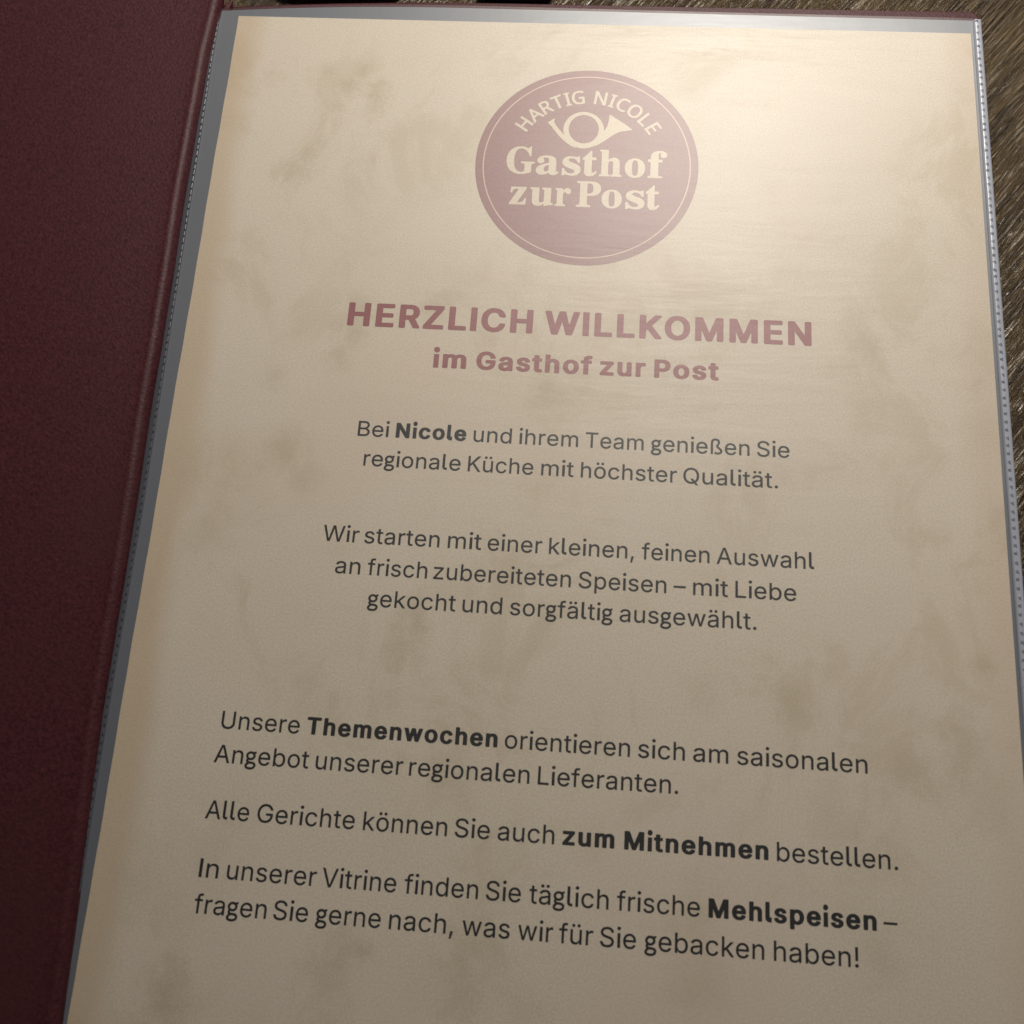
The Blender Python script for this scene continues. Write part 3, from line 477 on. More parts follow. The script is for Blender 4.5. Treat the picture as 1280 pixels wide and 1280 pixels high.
        'H': [1210, [174, 2, 347, 1, 379, 11, 399, 29, 403, 47, 403, 412, 419, 417, 801, 416, 808, 412, 808, 47, 811, 29, 819, 19, 838, 8, 874, 0, 1029, 1, 1056, 8, 1075, 20, 1083, 29, 1086, 47, 1086, 955, 1082, 973, 1074, 981, 1056, 992, 1029, 999, 874, 1000, 838, 992, 812, 973, 808, 955, 807, 608, 801, 604, 410, 604, 403, 608, 403, 955, 398, 973, 374, 991, 338, 1000, 183, 999, 156, 993, 136, 981, 128, 973, 124, 955, 124, 47, 127, 29, 135, 20, 148, 11]],
        'E': [1008, [174, 2, 847, 0, 892, 10, 915, 29, 918, 47, 917, 153, 902, 171, 883, 181, 847, 187, 410, 187, 404, 189, 403, 198, 403, 403, 409, 412, 819, 413, 847, 420, 864, 429, 872, 438, 878, 456, 877, 563, 864, 581, 838, 594, 801, 599, 410, 599, 403, 608, 403, 803, 406, 812, 838, 813, 874, 818, 898, 830, 912, 848, 912, 964, 900, 981, 874, 995, 847, 1000, 192, 1000, 156, 993, 138, 983, 128, 973, 124, 955, 124, 38, 138, 18]],
        'R': [1070, [174, 2, 347, 1, 379, 11, 399, 29, 403, 47, 403, 349, 410, 355, 419, 356, 519, 356, 534, 349, 730, 29, 751, 11, 792, 0, 965, 1, 1001, 10, 1023, 29, 1026, 38, 1023, 55, 812, 394, 809, 403, 847, 422, 883, 447, 935, 501, 957, 536, 972, 572, 986, 634, 986, 714, 978, 759, 966, 794, 931, 857, 908, 884, 874, 913, 829, 942, 774, 967, 701, 987, 629, 997, 192, 1000, 156, 993, 138, 983, 128, 973, 124, 955, 124, 38, 138, 18], [410, 543, 404, 545, 403, 554, 404, 812, 556, 814, 601, 811, 647, 797, 666, 786, 684, 768, 705, 723, 709, 697, 710, 661, 706, 634, 697, 608, 686, 590, 669, 572, 638, 555, 592, 545]],
        'Z': [1048, [137, 2, 897, 0, 933, 6, 960, 24, 968, 38, 968, 145, 960, 164, 933, 181, 897, 187, 432, 189, 957, 857, 963, 875, 963, 955, 958, 973, 950, 981, 924, 995, 897, 1000, 151, 1000, 115, 993, 88, 973, 83, 955, 84, 848, 97, 830, 124, 817, 151, 813, 617, 812, 88, 136, 86, 38, 90, 29, 106, 13]],
        'L': [955, [174, 2, 819, 0, 847, 4, 866, 11, 879, 20, 889, 38, 888, 153, 874, 171, 856, 180, 819, 187, 404, 189, 403, 955, 398, 973, 390, 981, 374, 991, 347, 999, 174, 998, 138, 983, 124, 964, 124, 38, 138, 18]],
        'I': [475, [105, 0, 368, 0, 375, 9, 375, 991, 368, 1000, 105, 1000, 100, 991, 100, 9]],
        'C': [1196, [571, -10, 670, -11, 770, 3, 851, 28, 937, 70, 1007, 123, 1060, 186, 1099, 257, 1119, 328, 1115, 345, 1107, 355, 1070, 371, 915, 373, 879, 368, 860, 360, 845, 346, 829, 301, 814, 275, 794, 248, 770, 226, 742, 208, 706, 193, 670, 183, 633, 180, 560, 187, 498, 212, 471, 230, 442, 257, 403, 310, 376, 373, 362, 444, 360, 524, 370, 604, 391, 666, 423, 720, 465, 764, 515, 797, 570, 815, 624, 820, 679, 815, 726, 800, 758, 782, 790, 755, 823, 711, 850, 649, 870, 636, 888, 630, 1060, 628, 1097, 639, 1117, 658, 1119, 675, 1110, 711, 1085, 773, 1051, 827, 1003, 880, 951, 921, 888, 957, 824, 982, 742, 1002, 688, 1009, 624, 1012, 506, 1003, 460, 993, 397, 973, 306, 928, 270, 903, 224, 863, 164, 791, 134, 738, 118, 702, 91, 604, 83, 497, 87, 426, 98, 364, 110, 319, 132, 266, 181, 186, 247, 114, 297, 78, 341, 52, 397, 27, 458, 8, 506, -3]],
        'W': [1559, [370, 2, 557, 0, 593, 9, 617, 29, 775, 538, 784, 533, 938, 38, 948, 21, 975, 5, 1011, 0, 1175, 0, 1202, 6, 1226, 20, 1237, 38, 1522, 946, 1524, 964, 1520, 973, 1493, 992, 1448, 1000, 1302, 999, 1269, 990, 1248, 974, 1093, 456, 1084, 439, 927, 964, 915, 981, 902, 990, 857, 1000, 693, 1000, 657, 990, 635, 973, 475, 445, 466, 453, 311, 973, 284, 992, 248, 1000, 93, 999, 66, 993, 46, 981, 34, 964, 36, 946, 319, 38, 323, 29, 339, 14]],
        'K': [1107, [174, 2, 347, 1, 379, 11, 399, 29, 403, 47, 404, 331, 465, 388, 474, 392, 783, 15, 801, 6, 829, 0, 1001, 0, 1038, 7, 1058, 20, 1069, 38, 1065, 57, 660, 554, 660, 563, 1059, 937, 1066, 946, 1068, 964, 1056, 981, 1029, 995, 1001, 1000, 819, 1000, 774, 990, 756, 977, 410, 650, 405, 652, 403, 661, 403, 955, 398, 973, 374, 991, 338, 1000, 183, 999, 156, 993, 136, 981, 128, 973, 124, 955, 124, 47, 127, 29, 135, 20, 148, 11]],
        'O': [1244, [570, -10, 670, -11, 779, 5, 879, 39, 963, 88, 1024, 140, 1082, 212, 1124, 292, 1152, 390, 1161, 497, 1152, 604, 1126, 702, 1110, 738, 1080, 791, 1022, 862, 992, 889, 942, 926, 851, 972, 806, 987, 742, 1002, 624, 1012, 506, 1003, 460, 993, 397, 973, 306, 928, 270, 902, 224, 863, 165, 791, 134, 738, 118, 702, 91, 604, 83, 497, 87, 426, 98, 364, 110, 319, 132, 266, 181, 186, 248, 114, 297, 78, 341, 52, 397, 27, 458, 8, 506, -3], [570, 185, 515, 203, 471, 230, 434, 266, 398, 319, 376, 373, 362, 444, 359, 506, 365, 577, 377, 631, 400, 684, 433, 733, 470, 768, 515, 797, 560, 813, 606, 820, 660, 818, 715, 803, 769, 773, 808, 738, 845, 684, 867, 631, 880, 577, 885, 497, 880, 426, 868, 373, 846, 319, 811, 266, 774, 230, 730, 203, 679, 186, 624, 180]],
        'M': [1439, [174, 2, 338, 1, 373, 11, 393, 29, 397, 47, 397, 438, 401, 449, 592, 30, 613, 11, 656, 0, 783, 0, 810, 5, 838, 20, 850, 38, 1029, 436, 1035, 438, 1038, 456, 1038, 47, 1042, 29, 1065, 10, 1110, 0, 1256, 1, 1283, 7, 1304, 20, 1311, 29, 1315, 47, 1315, 955, 1310, 973, 1283, 993, 1247, 1000, 1047, 1000, 1019, 995, 992, 981, 981, 964, 729, 391, 719, 377, 458, 964, 447, 980, 419, 995, 383, 1000, 183, 999, 156, 993, 136, 981, 128, 973, 124, 955, 124, 47, 127, 29, 135, 20, 148, 11]],
        'N': [1223, [174, 2, 347, 1, 379, 11, 399, 29, 403, 47, 403, 554, 410, 565, 807, 20, 838, 4, 874, 0, 1038, 0, 1065, 6, 1089, 20, 1096, 29, 1100, 47, 1100, 955, 1095, 973, 1087, 981, 1065, 994, 1038, 1000, 892, 1000, 848, 990, 825, 973, 821, 955, 819, 426, 414, 981, 383, 996, 347, 1000, 183, 999, 156, 993, 136, 981, 128, 973, 124, 955, 124, 47, 127, 29, 135, 20, 148, 11]],
        'G': [1217, [572, -10, 670, -11, 770, 2, 870, 32, 951, 75, 1015, 126, 1072, 195, 1107, 266, 1126, 346, 1130, 506, 1120, 524, 1097, 538, 1060, 545, 651, 545, 624, 541, 606, 534, 585, 515, 582, 497, 584, 390, 606, 369, 642, 359, 842, 358, 849, 355, 840, 319, 828, 292, 811, 266, 788, 239, 742, 206, 697, 188, 642, 180, 579, 184, 533, 196, 485, 221, 443, 257, 409, 301, 390, 337, 376, 373, 362, 444, 360, 524, 370, 604, 391, 666, 422, 720, 464, 764, 515, 797, 560, 814, 615, 820, 670, 816, 721, 800, 760, 776, 792, 747, 818, 711, 850, 649, 861, 640, 888, 630, 1060, 628, 1097, 638, 1119, 658, 1122, 675, 1115, 702, 1086, 773, 1044, 836, 991, 889, 929, 934, 870, 964, 788, 991, 715, 1006, 615, 1012, 497, 1002, 397, 974, 351, 955, 298, 925, 250, 889, 221, 862, 163, 791, 133, 738, 117, 702, 91, 604, 83, 497, 87, 426, 98, 364, 110, 319, 131, 266, 180, 186, 218, 141, 251, 110, 297, 77, 357, 43, 400, 25, 470, 5]],
        'P': [1061, [174, 2, 347, 1, 379, 11, 399, 29, 403, 47, 403, 331, 410, 334, 619, 337, 683, 345, 729, 355, 783, 374, 840, 403, 888, 438, 922, 474, 956, 527, 976, 581, 986, 643, 985, 705, 972, 768, 947, 825, 918, 866, 872, 910, 819, 944, 756, 971, 692, 988, 629, 997, 556, 1000, 192, 1000, 156, 993, 138, 983, 128, 973, 124, 955, 124, 38, 138, 18], [410, 521, 403, 527, 404, 812, 592, 811, 638, 799, 670, 777, 690, 750, 701, 723, 707, 697, 709, 661, 705, 625, 696, 599, 682, 572, 666, 554, 638, 535, 592, 523]],
        'T': [1070, [447, 2, 616, 1, 651, 11, 671, 29, 675, 47, 677, 812, 934, 813, 961, 817, 979, 824, 998, 839, 1004, 857, 1003, 964, 992, 981, 979, 989, 961, 996, 934, 1000, 134, 1000, 97, 993, 79, 983, 70, 973, 65, 955, 65, 857, 71, 839, 88, 825, 107, 817, 134, 813, 394, 812, 396, 803, 397, 38, 400, 29, 416, 14]],
        'a': [947, [355, -13, 422, -15, 476, -11, 531, 1, 576, 17, 631, 1, 776, 0, 813, 10, 830, 22, 836, 31, 839, 494, 832, 565, 813, 619, 776, 671, 733, 708, 676, 738, 604, 762, 495, 776, 404, 772, 313, 755, 235, 726, 165, 681, 122, 637, 86, 574, 86, 557, 92, 548, 113, 533, 249, 497, 276, 493, 304, 495, 331, 506, 348, 521, 364, 548, 382, 565, 411, 583, 438, 592, 476, 596, 513, 591, 540, 577, 556, 557, 567, 512, 567, 503, 560, 494, 340, 467, 276, 454, 222, 437, 170, 414, 131, 387, 97, 352, 74, 307, 63, 254, 67, 191, 84, 138, 114, 94, 158, 53, 212, 22, 286, -2], [376, 173, 348, 191, 336, 218, 338, 254, 349, 272, 358, 279, 381, 289, 422, 299, 566, 316, 567, 281, 561, 254, 542, 218, 522, 197, 495, 180, 458, 169, 413, 166]],
        'c': [961, [452, -13, 530, -14, 602, -6, 666, 10, 730, 37, 784, 71, 830, 112, 866, 161, 892, 219, 891, 237, 885, 246, 857, 263, 721, 293, 684, 294, 657, 287, 634, 272, 607, 219, 575, 189, 530, 170, 484, 169, 448, 177, 422, 192, 394, 219, 371, 254, 355, 299, 346, 343, 345, 397, 350, 441, 363, 486, 380, 522, 408, 557, 439, 580, 466, 590, 493, 593, 530, 591, 557, 583, 584, 566, 602, 548, 625, 504, 639, 488, 657, 478, 684, 472, 721, 474, 848, 502, 872, 513, 888, 530, 889, 548, 865, 602, 839, 639, 802, 677, 766, 704, 721, 730, 675, 748, 621, 764, 530, 776, 430, 772, 340, 753, 266, 722, 195, 673, 145, 619, 107, 557, 82, 486, 71, 406, 71, 352, 77, 299, 88, 254, 105, 210, 148, 139, 202, 82, 239, 56, 281, 32, 366, 1]],
        'e': [977, [459, -13, 539, -14, 611, -7, 675, 8, 739, 33, 796, 67, 838, 103, 872, 148, 897, 201, 893, 219, 884, 230, 866, 240, 730, 271, 693, 274, 666, 269, 640, 254, 613, 210, 581, 183, 539, 169, 493, 168, 457, 174, 421, 191, 393, 214, 370, 246, 350, 299, 357, 304, 848, 305, 884, 315, 907, 335, 910, 343, 910, 415, 898, 504, 876, 566, 839, 628, 788, 682, 730, 721, 657, 752, 575, 770, 493, 776, 393, 767, 311, 744, 239, 707, 175, 655, 130, 597, 96, 530, 76, 450, 71, 406, 71, 352, 83, 272, 108, 201, 130, 163, 157, 126, 184, 98, 221, 68, 284, 31, 375, 0], [357, 484, 354, 486, 357, 495, 375, 528, 411, 566, 448, 587, 493, 594, 539, 588, 575, 567, 607, 530, 626, 486, 611, 482]],
        'f': [668, [217, 2, 382, 1, 414, 11, 434, 29, 438, 47, 438, 581, 445, 588, 545, 589, 573, 593, 603, 608, 611, 616, 615, 634, 615, 723, 609, 742, 591, 756, 564, 765, 441, 768, 438, 777, 440, 821, 453, 848, 464, 852, 555, 844, 582, 850, 606, 866, 615, 884, 646, 981, 638, 999, 609, 1017, 527, 1034, 436, 1038, 364, 1027, 291, 1002, 231, 964, 206, 937, 188, 910, 176, 884, 168, 848, 165, 768, 82, 767, 55, 763, 28, 750, 14, 732, 14, 625, 26, 608, 40, 599, 64, 591, 155, 589, 164, 586, 166, 581, 166, 38, 182, 16]],
        'h': [990, [159, 2, 322, 1, 356, 11, 376, 29, 380, 47, 380, 447, 384, 492, 396, 527, 424, 563, 459, 584, 495, 592, 532, 590, 568, 572, 591, 545, 606, 501, 609, 465, 609, 47, 613, 29, 633, 11, 668, 1, 813, 0, 840, 4, 859, 12, 870, 20, 881, 38, 880, 501, 866, 581, 843, 634, 809, 679, 768, 714, 720, 741, 659, 762, 595, 774, 513, 775, 452, 768, 382, 750, 379, 964, 368, 981, 331, 998, 159, 998, 122, 983, 109, 964, 109, 38, 122, 18]],
        'i': [432, [86, 0, 341, 0, 347, 9, 347, 736, 341, 745, 86, 743], [205, 836, 259, 842, 286, 853, 314, 871, 334, 891, 352, 918, 363, 945, 369, 973, 369, 1009, 363, 1036, 351, 1064, 332, 1091, 314, 1109, 286, 1127, 259, 1138, 232, 1143, 195, 1143, 168, 1136, 141, 1125, 118, 1109, 100, 1091, 81, 1064, 69, 1036, 62, 1000, 69, 945, 80, 918, 98, 891, 116, 873, 143, 855, 168, 844]],
        'l': [516, [268, 9, 341, 0, 450, 1, 456, 9, 456, 255, 450, 262, 341, 262, 337, 273, 336, 1036, 332, 1040, 77, 1039, 75, 200, 78, 173, 92, 136, 121, 100, 176, 55, 205, 36, 232, 22]],
        'm': [1401, [159, 2, 322, 1, 356, 11, 376, 29, 380, 47, 382, 501, 394, 536, 422, 572, 454, 590, 486, 595, 514, 590, 540, 572, 554, 554, 563, 527, 564, 47, 568, 29, 577, 19, 595, 8, 622, 1, 768, 0, 804, 7, 822, 17, 832, 29, 836, 47, 838, 510, 850, 545, 871, 572, 901, 590, 931, 595, 966, 590, 995, 574, 1010, 554, 1018, 527, 1020, 47, 1024, 29, 1049, 9, 1086, 0, 1222, 0, 1249, 4, 1268, 11, 1281, 20, 1292, 38, 1292, 501, 1283, 581, 1262, 634, 1223, 688, 1168, 731, 1104, 759, 1022, 777, 949, 779, 868, 768, 804, 747, 731, 709, 702, 732, 659, 755, 613, 770, 559, 778, 504, 779, 459, 774, 413, 763, 368, 746, 340, 761, 304, 767, 177, 767, 149, 763, 131, 755, 114, 741, 108, 723, 108, 47, 112, 29, 119, 20, 132, 11]],
        'n': [989, [159, 2, 322, 1, 356, 11, 376, 29, 380, 47, 380, 447, 384, 492, 396, 527, 424, 563, 459, 584, 504, 592, 540, 587, 568, 572, 591, 545, 606, 501, 609, 465, 609, 47, 613, 29, 622, 18, 640, 8, 677, 0, 822, 1, 849, 7, 870, 20, 877, 29, 881, 47, 879, 518, 869, 572, 852, 616, 824, 661, 795, 692, 754, 723, 704, 748, 640, 767, 586, 774, 540, 776, 477, 772, 431, 763, 368, 744, 346, 759, 313, 767, 177, 767, 140, 760, 114, 741, 108, 723, 109, 38, 122, 18]],
        'o': [1001, [452, -13, 539, -13, 621, -2, 693, 20, 757, 52, 821, 102, 860, 148, 896, 210, 920, 281, 930, 352, 926, 441, 911, 513, 879, 584, 839, 640, 784, 691, 711, 734, 630, 762, 530, 776, 439, 773, 366, 760, 284, 731, 217, 691, 160, 637, 133, 602, 107, 557, 82, 486, 71, 406, 71, 352, 77, 299, 88, 254, 105, 210, 148, 139, 202, 82, 239, 56, 281, 32, 366, 1], [457, 174, 430, 187, 402, 210, 381, 237, 364, 272, 352, 308, 345, 352, 345, 397, 350, 441, 359, 477, 375, 513, 392, 539, 418, 566, 439, 580, 466, 590, 493, 593, 530, 591, 557, 583, 584, 565, 609, 539, 631, 504, 645, 468, 654, 424, 657, 379, 653, 326, 641, 281, 625, 246, 607, 219, 579, 192, 557, 179, 530, 170, 493, 168]],
        'p': [1020, [159, -255, 313, -257, 340, -252, 369, -237, 380, -219, 381, 12, 386, 15, 459, -7, 522, -14, 604, -12, 668, 0, 740, 26, 794, 57, 846, 101, 888, 155, 924, 226, 942, 297, 949, 386, 942, 466, 923, 538, 893, 600, 845, 662, 791, 707, 745, 733, 695, 754, 640, 768, 577, 775, 522, 776, 459, 769, 413, 759, 377, 744, 368, 745, 340, 761, 313, 767, 177, 767, 140, 760, 115, 742, 108, 725, 108, -210, 112, -228, 119, -237, 132, -246], [495, 172, 468, 183, 440, 203, 420, 226, 401, 262, 381, 333, 378, 386, 381, 431, 388, 466, 400, 502, 420, 538, 440, 561, 459, 575, 486, 588, 513, 593, 549, 592, 581, 582, 608, 564, 632, 538, 653, 502, 665, 466, 673, 422, 675, 377, 672, 333, 662, 288, 648, 253, 632, 226, 608, 199, 583, 181, 559, 172, 531, 169]],
        'r': [679, [159, 2, 322, 1, 356, 11, 376, 29, 380, 47, 380, 465, 386, 510, 399, 536, 414, 554, 439, 572, 459, 580, 504, 586, 586, 581, 613, 587, 634, 599, 646, 616, 647, 732, 641, 750, 631, 759, 595, 773, 513, 777, 440, 771, 368, 749, 340, 761, 313, 767, 177, 767, 140, 760, 114, 741, 108, 723, 109, 38, 122, 18]],
        's': [897, [394, -13, 478, -14, 551, -7, 606, 5, 669, 27, 726, 59, 769, 94, 803, 139, 821, 183, 828, 237, 824, 272, 816, 299, 792, 343, 747, 388, 703, 415, 632, 443, 408, 495, 387, 505, 373, 522, 370, 548, 377, 566, 384, 575, 414, 592, 451, 598, 487, 596, 505, 590, 534, 566, 560, 522, 578, 509, 605, 501, 642, 500, 769, 525, 787, 532, 805, 545, 813, 566, 804, 593, 780, 637, 751, 675, 723, 700, 683, 726, 642, 745, 596, 760, 523, 773, 432, 776, 360, 768, 278, 747, 214, 718, 165, 682, 123, 632, 102, 584, 96, 530, 105, 477, 133, 424, 178, 380, 223, 352, 296, 324, 514, 274, 535, 263, 548, 246, 551, 219, 535, 192, 504, 174, 460, 166, 414, 169, 376, 183, 351, 210, 330, 254, 314, 266, 287, 274, 251, 275, 123, 252, 96, 242, 79, 228, 73, 210, 95, 148, 124, 103, 162, 67, 214, 34, 269, 11, 332, -5]],
        't': [614, [375, -5, 455, -6, 527, 3, 564, 16, 580, 30, 584, 39, 562, 137, 555, 156, 536, 170, 509, 179, 482, 181, 418, 175, 408, 191, 405, 217, 405, 582, 418, 589, 517, 591, 536, 597, 555, 609, 565, 627, 564, 734, 549, 752, 518, 764, 405, 769, 405, 894, 395, 912, 382, 921, 364, 928, 336, 932, 182, 930, 145, 913, 134, 894, 133, 769, 55, 763, 30, 752, 15, 734, 14, 627, 24, 609, 45, 596, 73, 590, 127, 588, 134, 582, 134, 191, 142, 146, 157, 110, 191, 67, 242, 30, 300, 8]],
        'u': [990, [402, -7, 449, -9, 504, -6, 559, 4, 622, 23, 640, 10, 668, 1, 813, 0, 849, 7, 868, 18, 877, 28, 881, 46, 881, 723, 876, 741, 859, 755, 840, 763, 813, 767, 677, 767, 640, 759, 615, 741, 609, 723, 609, 313, 604, 269, 589, 233, 559, 198, 523, 180, 486, 175, 449, 180, 419, 198, 398, 224, 383, 269, 380, 723, 375, 741, 349, 759, 304, 767, 168, 766, 137, 759, 114, 741, 108, 723, 109, 278, 114, 224, 129, 171, 146, 135, 171, 100, 196, 73, 231, 47, 304, 13, 349, 0]],
        'w': [1313, [334, 2, 497, 1, 524, 8, 544, 20, 555, 38, 651, 332, 660, 336, 759, 38, 769, 20, 797, 5, 833, 0, 969, 1, 997, 7, 1019, 20, 1030, 38, 1265, 714, 1266, 732, 1261, 741, 1237, 759, 1197, 767, 1051, 767, 1024, 761, 1003, 750, 989, 732, 897, 443, 888, 439, 796, 732, 788, 746, 768, 759, 733, 767, 588, 767, 551, 760, 533, 750, 520, 732, 424, 429, 324, 732, 311, 750, 288, 762, 251, 767, 106, 766, 78, 760, 61, 750, 47, 732, 49, 714, 283, 38, 297, 18]],
        'z': [929, [136, 2, 772, 0, 809, 6, 832, 20, 843, 38, 843, 145, 836, 162, 818, 175, 800, 182, 772, 186, 454, 186, 448, 189, 827, 625, 830, 634, 831, 723, 827, 737, 818, 749, 791, 762, 763, 767, 172, 767, 128, 759, 104, 741, 98, 723, 99, 616, 113, 599, 128, 590, 172, 581, 481, 581, 88, 136, 86, 38, 100, 18]],
    },
    's': {
        'G': [1140, [509, -36, 638, -39, 738, -28, 838, -6, 929, 24, 983, 46, 990, 55, 992, 64, 992, 291, 998, 337, 1011, 360, 1029, 371, 1056, 378, 1102, 382, 1111, 393, 1112, 437, 1109, 446, 1101, 453, 601, 452, 596, 446, 593, 428, 593, 401, 601, 383, 656, 379, 692, 371, 720, 356, 732, 337, 741, 282, 741, 155, 737, 119, 720, 81, 701, 65, 674, 54, 629, 47, 574, 48, 511, 65, 465, 92, 438, 117, 408, 155, 374, 222, 351, 301, 342, 355, 333, 446, 336, 601, 348, 701, 369, 782, 401, 851, 431, 891, 474, 927, 529, 949, 592, 956, 638, 951, 674, 941, 711, 924, 747, 902, 782, 873, 820, 834, 858, 782, 887, 728, 914, 664, 920, 659, 965, 659, 973, 673, 973, 682, 973, 1019, 972, 1028, 965, 1040, 920, 1041, 883, 987, 874, 981, 856, 976, 829, 980, 711, 1021, 656, 1033, 601, 1039, 492, 1036, 392, 1014, 301, 973, 220, 914, 180, 873, 151, 837, 116, 782, 90, 728, 74, 682, 58, 619, 50, 546, 50, 464, 57, 391, 66, 346, 86, 282, 115, 219, 138, 180, 178, 128, 224, 82, 274, 45, 329, 15, 374, -5, 438, -24]],
        'P': [942, [27, -14, 38, -18, 529, -18, 538, -14, 543, 5, 543, 41, 538, 53, 475, 64, 448, 74, 429, 90, 419, 114, 412, 177, 412, 423, 415, 432, 420, 434, 575, 435, 620, 439, 693, 453, 729, 465, 784, 492, 829, 528, 857, 558, 885, 605, 903, 659, 910, 705, 909, 768, 896, 823, 876, 868, 848, 908, 811, 943, 766, 972, 720, 992, 666, 1005, 602, 1013, 466, 1019, 29, 1016, 23, 995, 24, 959, 29, 948, 84, 939, 120, 924, 138, 904, 149, 868, 152, 177, 145, 114, 129, 83, 93, 65, 29, 55, 25, 50, 22, 41, 22, 5], [420, 523, 412, 532, 412, 541, 412, 877, 416, 905, 429, 922, 448, 927, 493, 929, 529, 923, 566, 908, 584, 894, 602, 870, 615, 841, 625, 795, 629, 750, 629, 695, 620, 632, 602, 586, 584, 564, 566, 550, 511, 529, 466, 523]],
        'a': [780, [184, -36, 249, -35, 312, -21, 367, 3, 431, 48, 455, 1, 485, -24, 531, -38, 585, -38, 631, -27, 667, -9, 694, 11, 731, 46, 735, 64, 712, 104, 703, 109, 685, 99, 667, 93, 657, 101, 655, 464, 652, 519, 644, 555, 628, 601, 604, 637, 585, 657, 547, 682, 494, 702, 431, 714, 340, 717, 258, 708, 203, 693, 149, 666, 103, 628, 77, 591, 67, 564, 61, 528, 63, 491, 71, 464, 85, 439, 103, 421, 131, 407, 158, 402, 194, 403, 231, 416, 258, 439, 274, 464, 281, 491, 281, 519, 271, 555, 243, 601, 244, 610, 254, 619, 276, 627, 303, 631, 340, 631, 376, 623, 394, 614, 407, 601, 422, 564, 425, 437, 422, 432, 258, 377, 158, 330, 94, 282, 70, 255, 49, 219, 37, 182, 32, 137, 40, 82, 55, 46, 83, 10, 112, -13, 140, -26], [303, 99, 284, 119, 274, 155, 274, 210, 283, 246, 305, 282, 331, 307, 367, 329, 422, 349, 425, 337, 423, 146, 394, 117, 358, 97, 331, 92]],
        's': [657, [74, -36, 114, -36, 119, -34, 137, -6, 165, 1, 183, -2, 246, -26, 301, -38, 356, -39, 401, -32, 437, -21, 474, -2, 510, 27, 540, 64, 567, 128, 575, 173, 577, 210, 568, 282, 546, 335, 519, 369, 474, 405, 310, 490, 274, 513, 256, 531, 247, 546, 242, 573, 246, 591, 256, 606, 283, 625, 328, 633, 374, 625, 410, 606, 446, 571, 473, 528, 495, 473, 501, 469, 537, 469, 546, 480, 548, 491, 548, 701, 546, 710, 537, 719, 501, 717, 483, 693, 474, 689, 328, 718, 283, 718, 237, 711, 192, 694, 165, 678, 137, 655, 107, 619, 88, 582, 78, 555, 69, 482, 77, 428, 101, 373, 137, 331, 183, 295, 374, 191, 401, 161, 410, 128, 401, 91, 383, 71, 365, 60, 337, 53, 310, 51, 265, 57, 219, 82, 174, 128, 149, 173, 123, 246, 110, 250, 74, 248, 67, 237, 66, 228, 66, -18]],
        't': [526, [221, -34, 267, -39, 303, -36, 340, -29, 376, -14, 412, 11, 456, 57, 479, 93, 500, 138, 500, 148, 494, 160, 458, 180, 449, 181, 416, 129, 403, 118, 385, 109, 367, 107, 349, 111, 339, 120, 333, 138, 329, 184, 330, 593, 458, 595, 465, 602, 468, 611, 468, 684, 458, 700, 329, 702, 329, 929, 322, 948, 312, 949, 285, 949, 276, 945, 248, 902, 203, 845, 131, 766, 40, 675, 32, 657, 32, 611, 40, 596, 94, 593, 94, 157, 97, 111, 104, 75, 122, 31, 149, -3, 176, -20]],
        'h': [861, [33, -14, 44, -18, 390, -18, 403, -14, 407, -5, 408, 32, 402, 50, 353, 64, 343, 77, 339, 95, 337, 505, 353, 531, 381, 556, 408, 571, 444, 578, 472, 575, 490, 562, 502, 523, 505, 123, 500, 86, 490, 67, 472, 56, 444, 53, 435, 47, 432, 32, 435, -12, 444, -18, 799, -18, 810, -5, 808, 46, 799, 53, 772, 57, 753, 66, 745, 77, 740, 95, 735, 523, 724, 577, 708, 620, 682, 659, 653, 685, 617, 704, 590, 711, 535, 718, 472, 710, 435, 698, 390, 673, 344, 633, 337, 641, 337, 650, 336, 1005, 326, 1019, 44, 1019, 35, 1016, 30, 1005, 31, 959, 35, 951, 72, 943, 90, 933, 99, 914, 103, 877, 102, 105, 99, 86, 89, 68, 72, 58, 33, 50, 28, 32, 28, -5]],
        'o': [763, [314, -36, 373, -40, 446, -32, 510, -11, 564, 21, 612, 64, 655, 123, 683, 182, 703, 264, 709, 337, 703, 419, 684, 491, 649, 564, 600, 625, 546, 669, 482, 700, 419, 714, 346, 717, 273, 705, 217, 682, 161, 646, 110, 593, 74, 537, 48, 473, 34, 410, 29, 337, 36, 255, 55, 186, 87, 119, 110, 85, 137, 54, 191, 10, 255, -21], [355, 44, 328, 54, 310, 68, 291, 97, 282, 128, 271, 246, 270, 419, 279, 528, 295, 591, 310, 614, 328, 629, 346, 636, 373, 639, 400, 633, 423, 619, 443, 591, 453, 564, 461, 519, 467, 455, 469, 255, 462, 146, 454, 110, 446, 90, 428, 64, 410, 52, 382, 44]],
        'f': [493, [25, -14, 37, -18, 437, -18, 446, -14, 450, -5, 450, 32, 446, 49, 437, 53, 392, 57, 364, 64, 349, 77, 339, 105, 337, 150, 337, 586, 346, 590, 446, 590, 455, 595, 459, 605, 459, 686, 455, 695, 446, 700, 346, 700, 337, 704, 337, 877, 343, 923, 355, 945, 382, 955, 419, 952, 399, 895, 394, 859, 400, 823, 415, 795, 446, 772, 482, 763, 519, 766, 555, 786, 573, 808, 587, 841, 591, 877, 586, 914, 573, 947, 555, 973, 528, 999, 501, 1016, 464, 1029, 428, 1037, 346, 1038, 301, 1031, 264, 1022, 201, 989, 175, 968, 151, 941, 122, 886, 109, 841, 104, 805, 103, 705, 101, 700, 37, 700, 28, 695, 24, 686, 23, 614, 28, 594, 37, 590, 101, 590, 103, 586, 103, 159, 101, 95, 92, 72, 73, 61, 28, 52, 21, 41, 21, -5]],
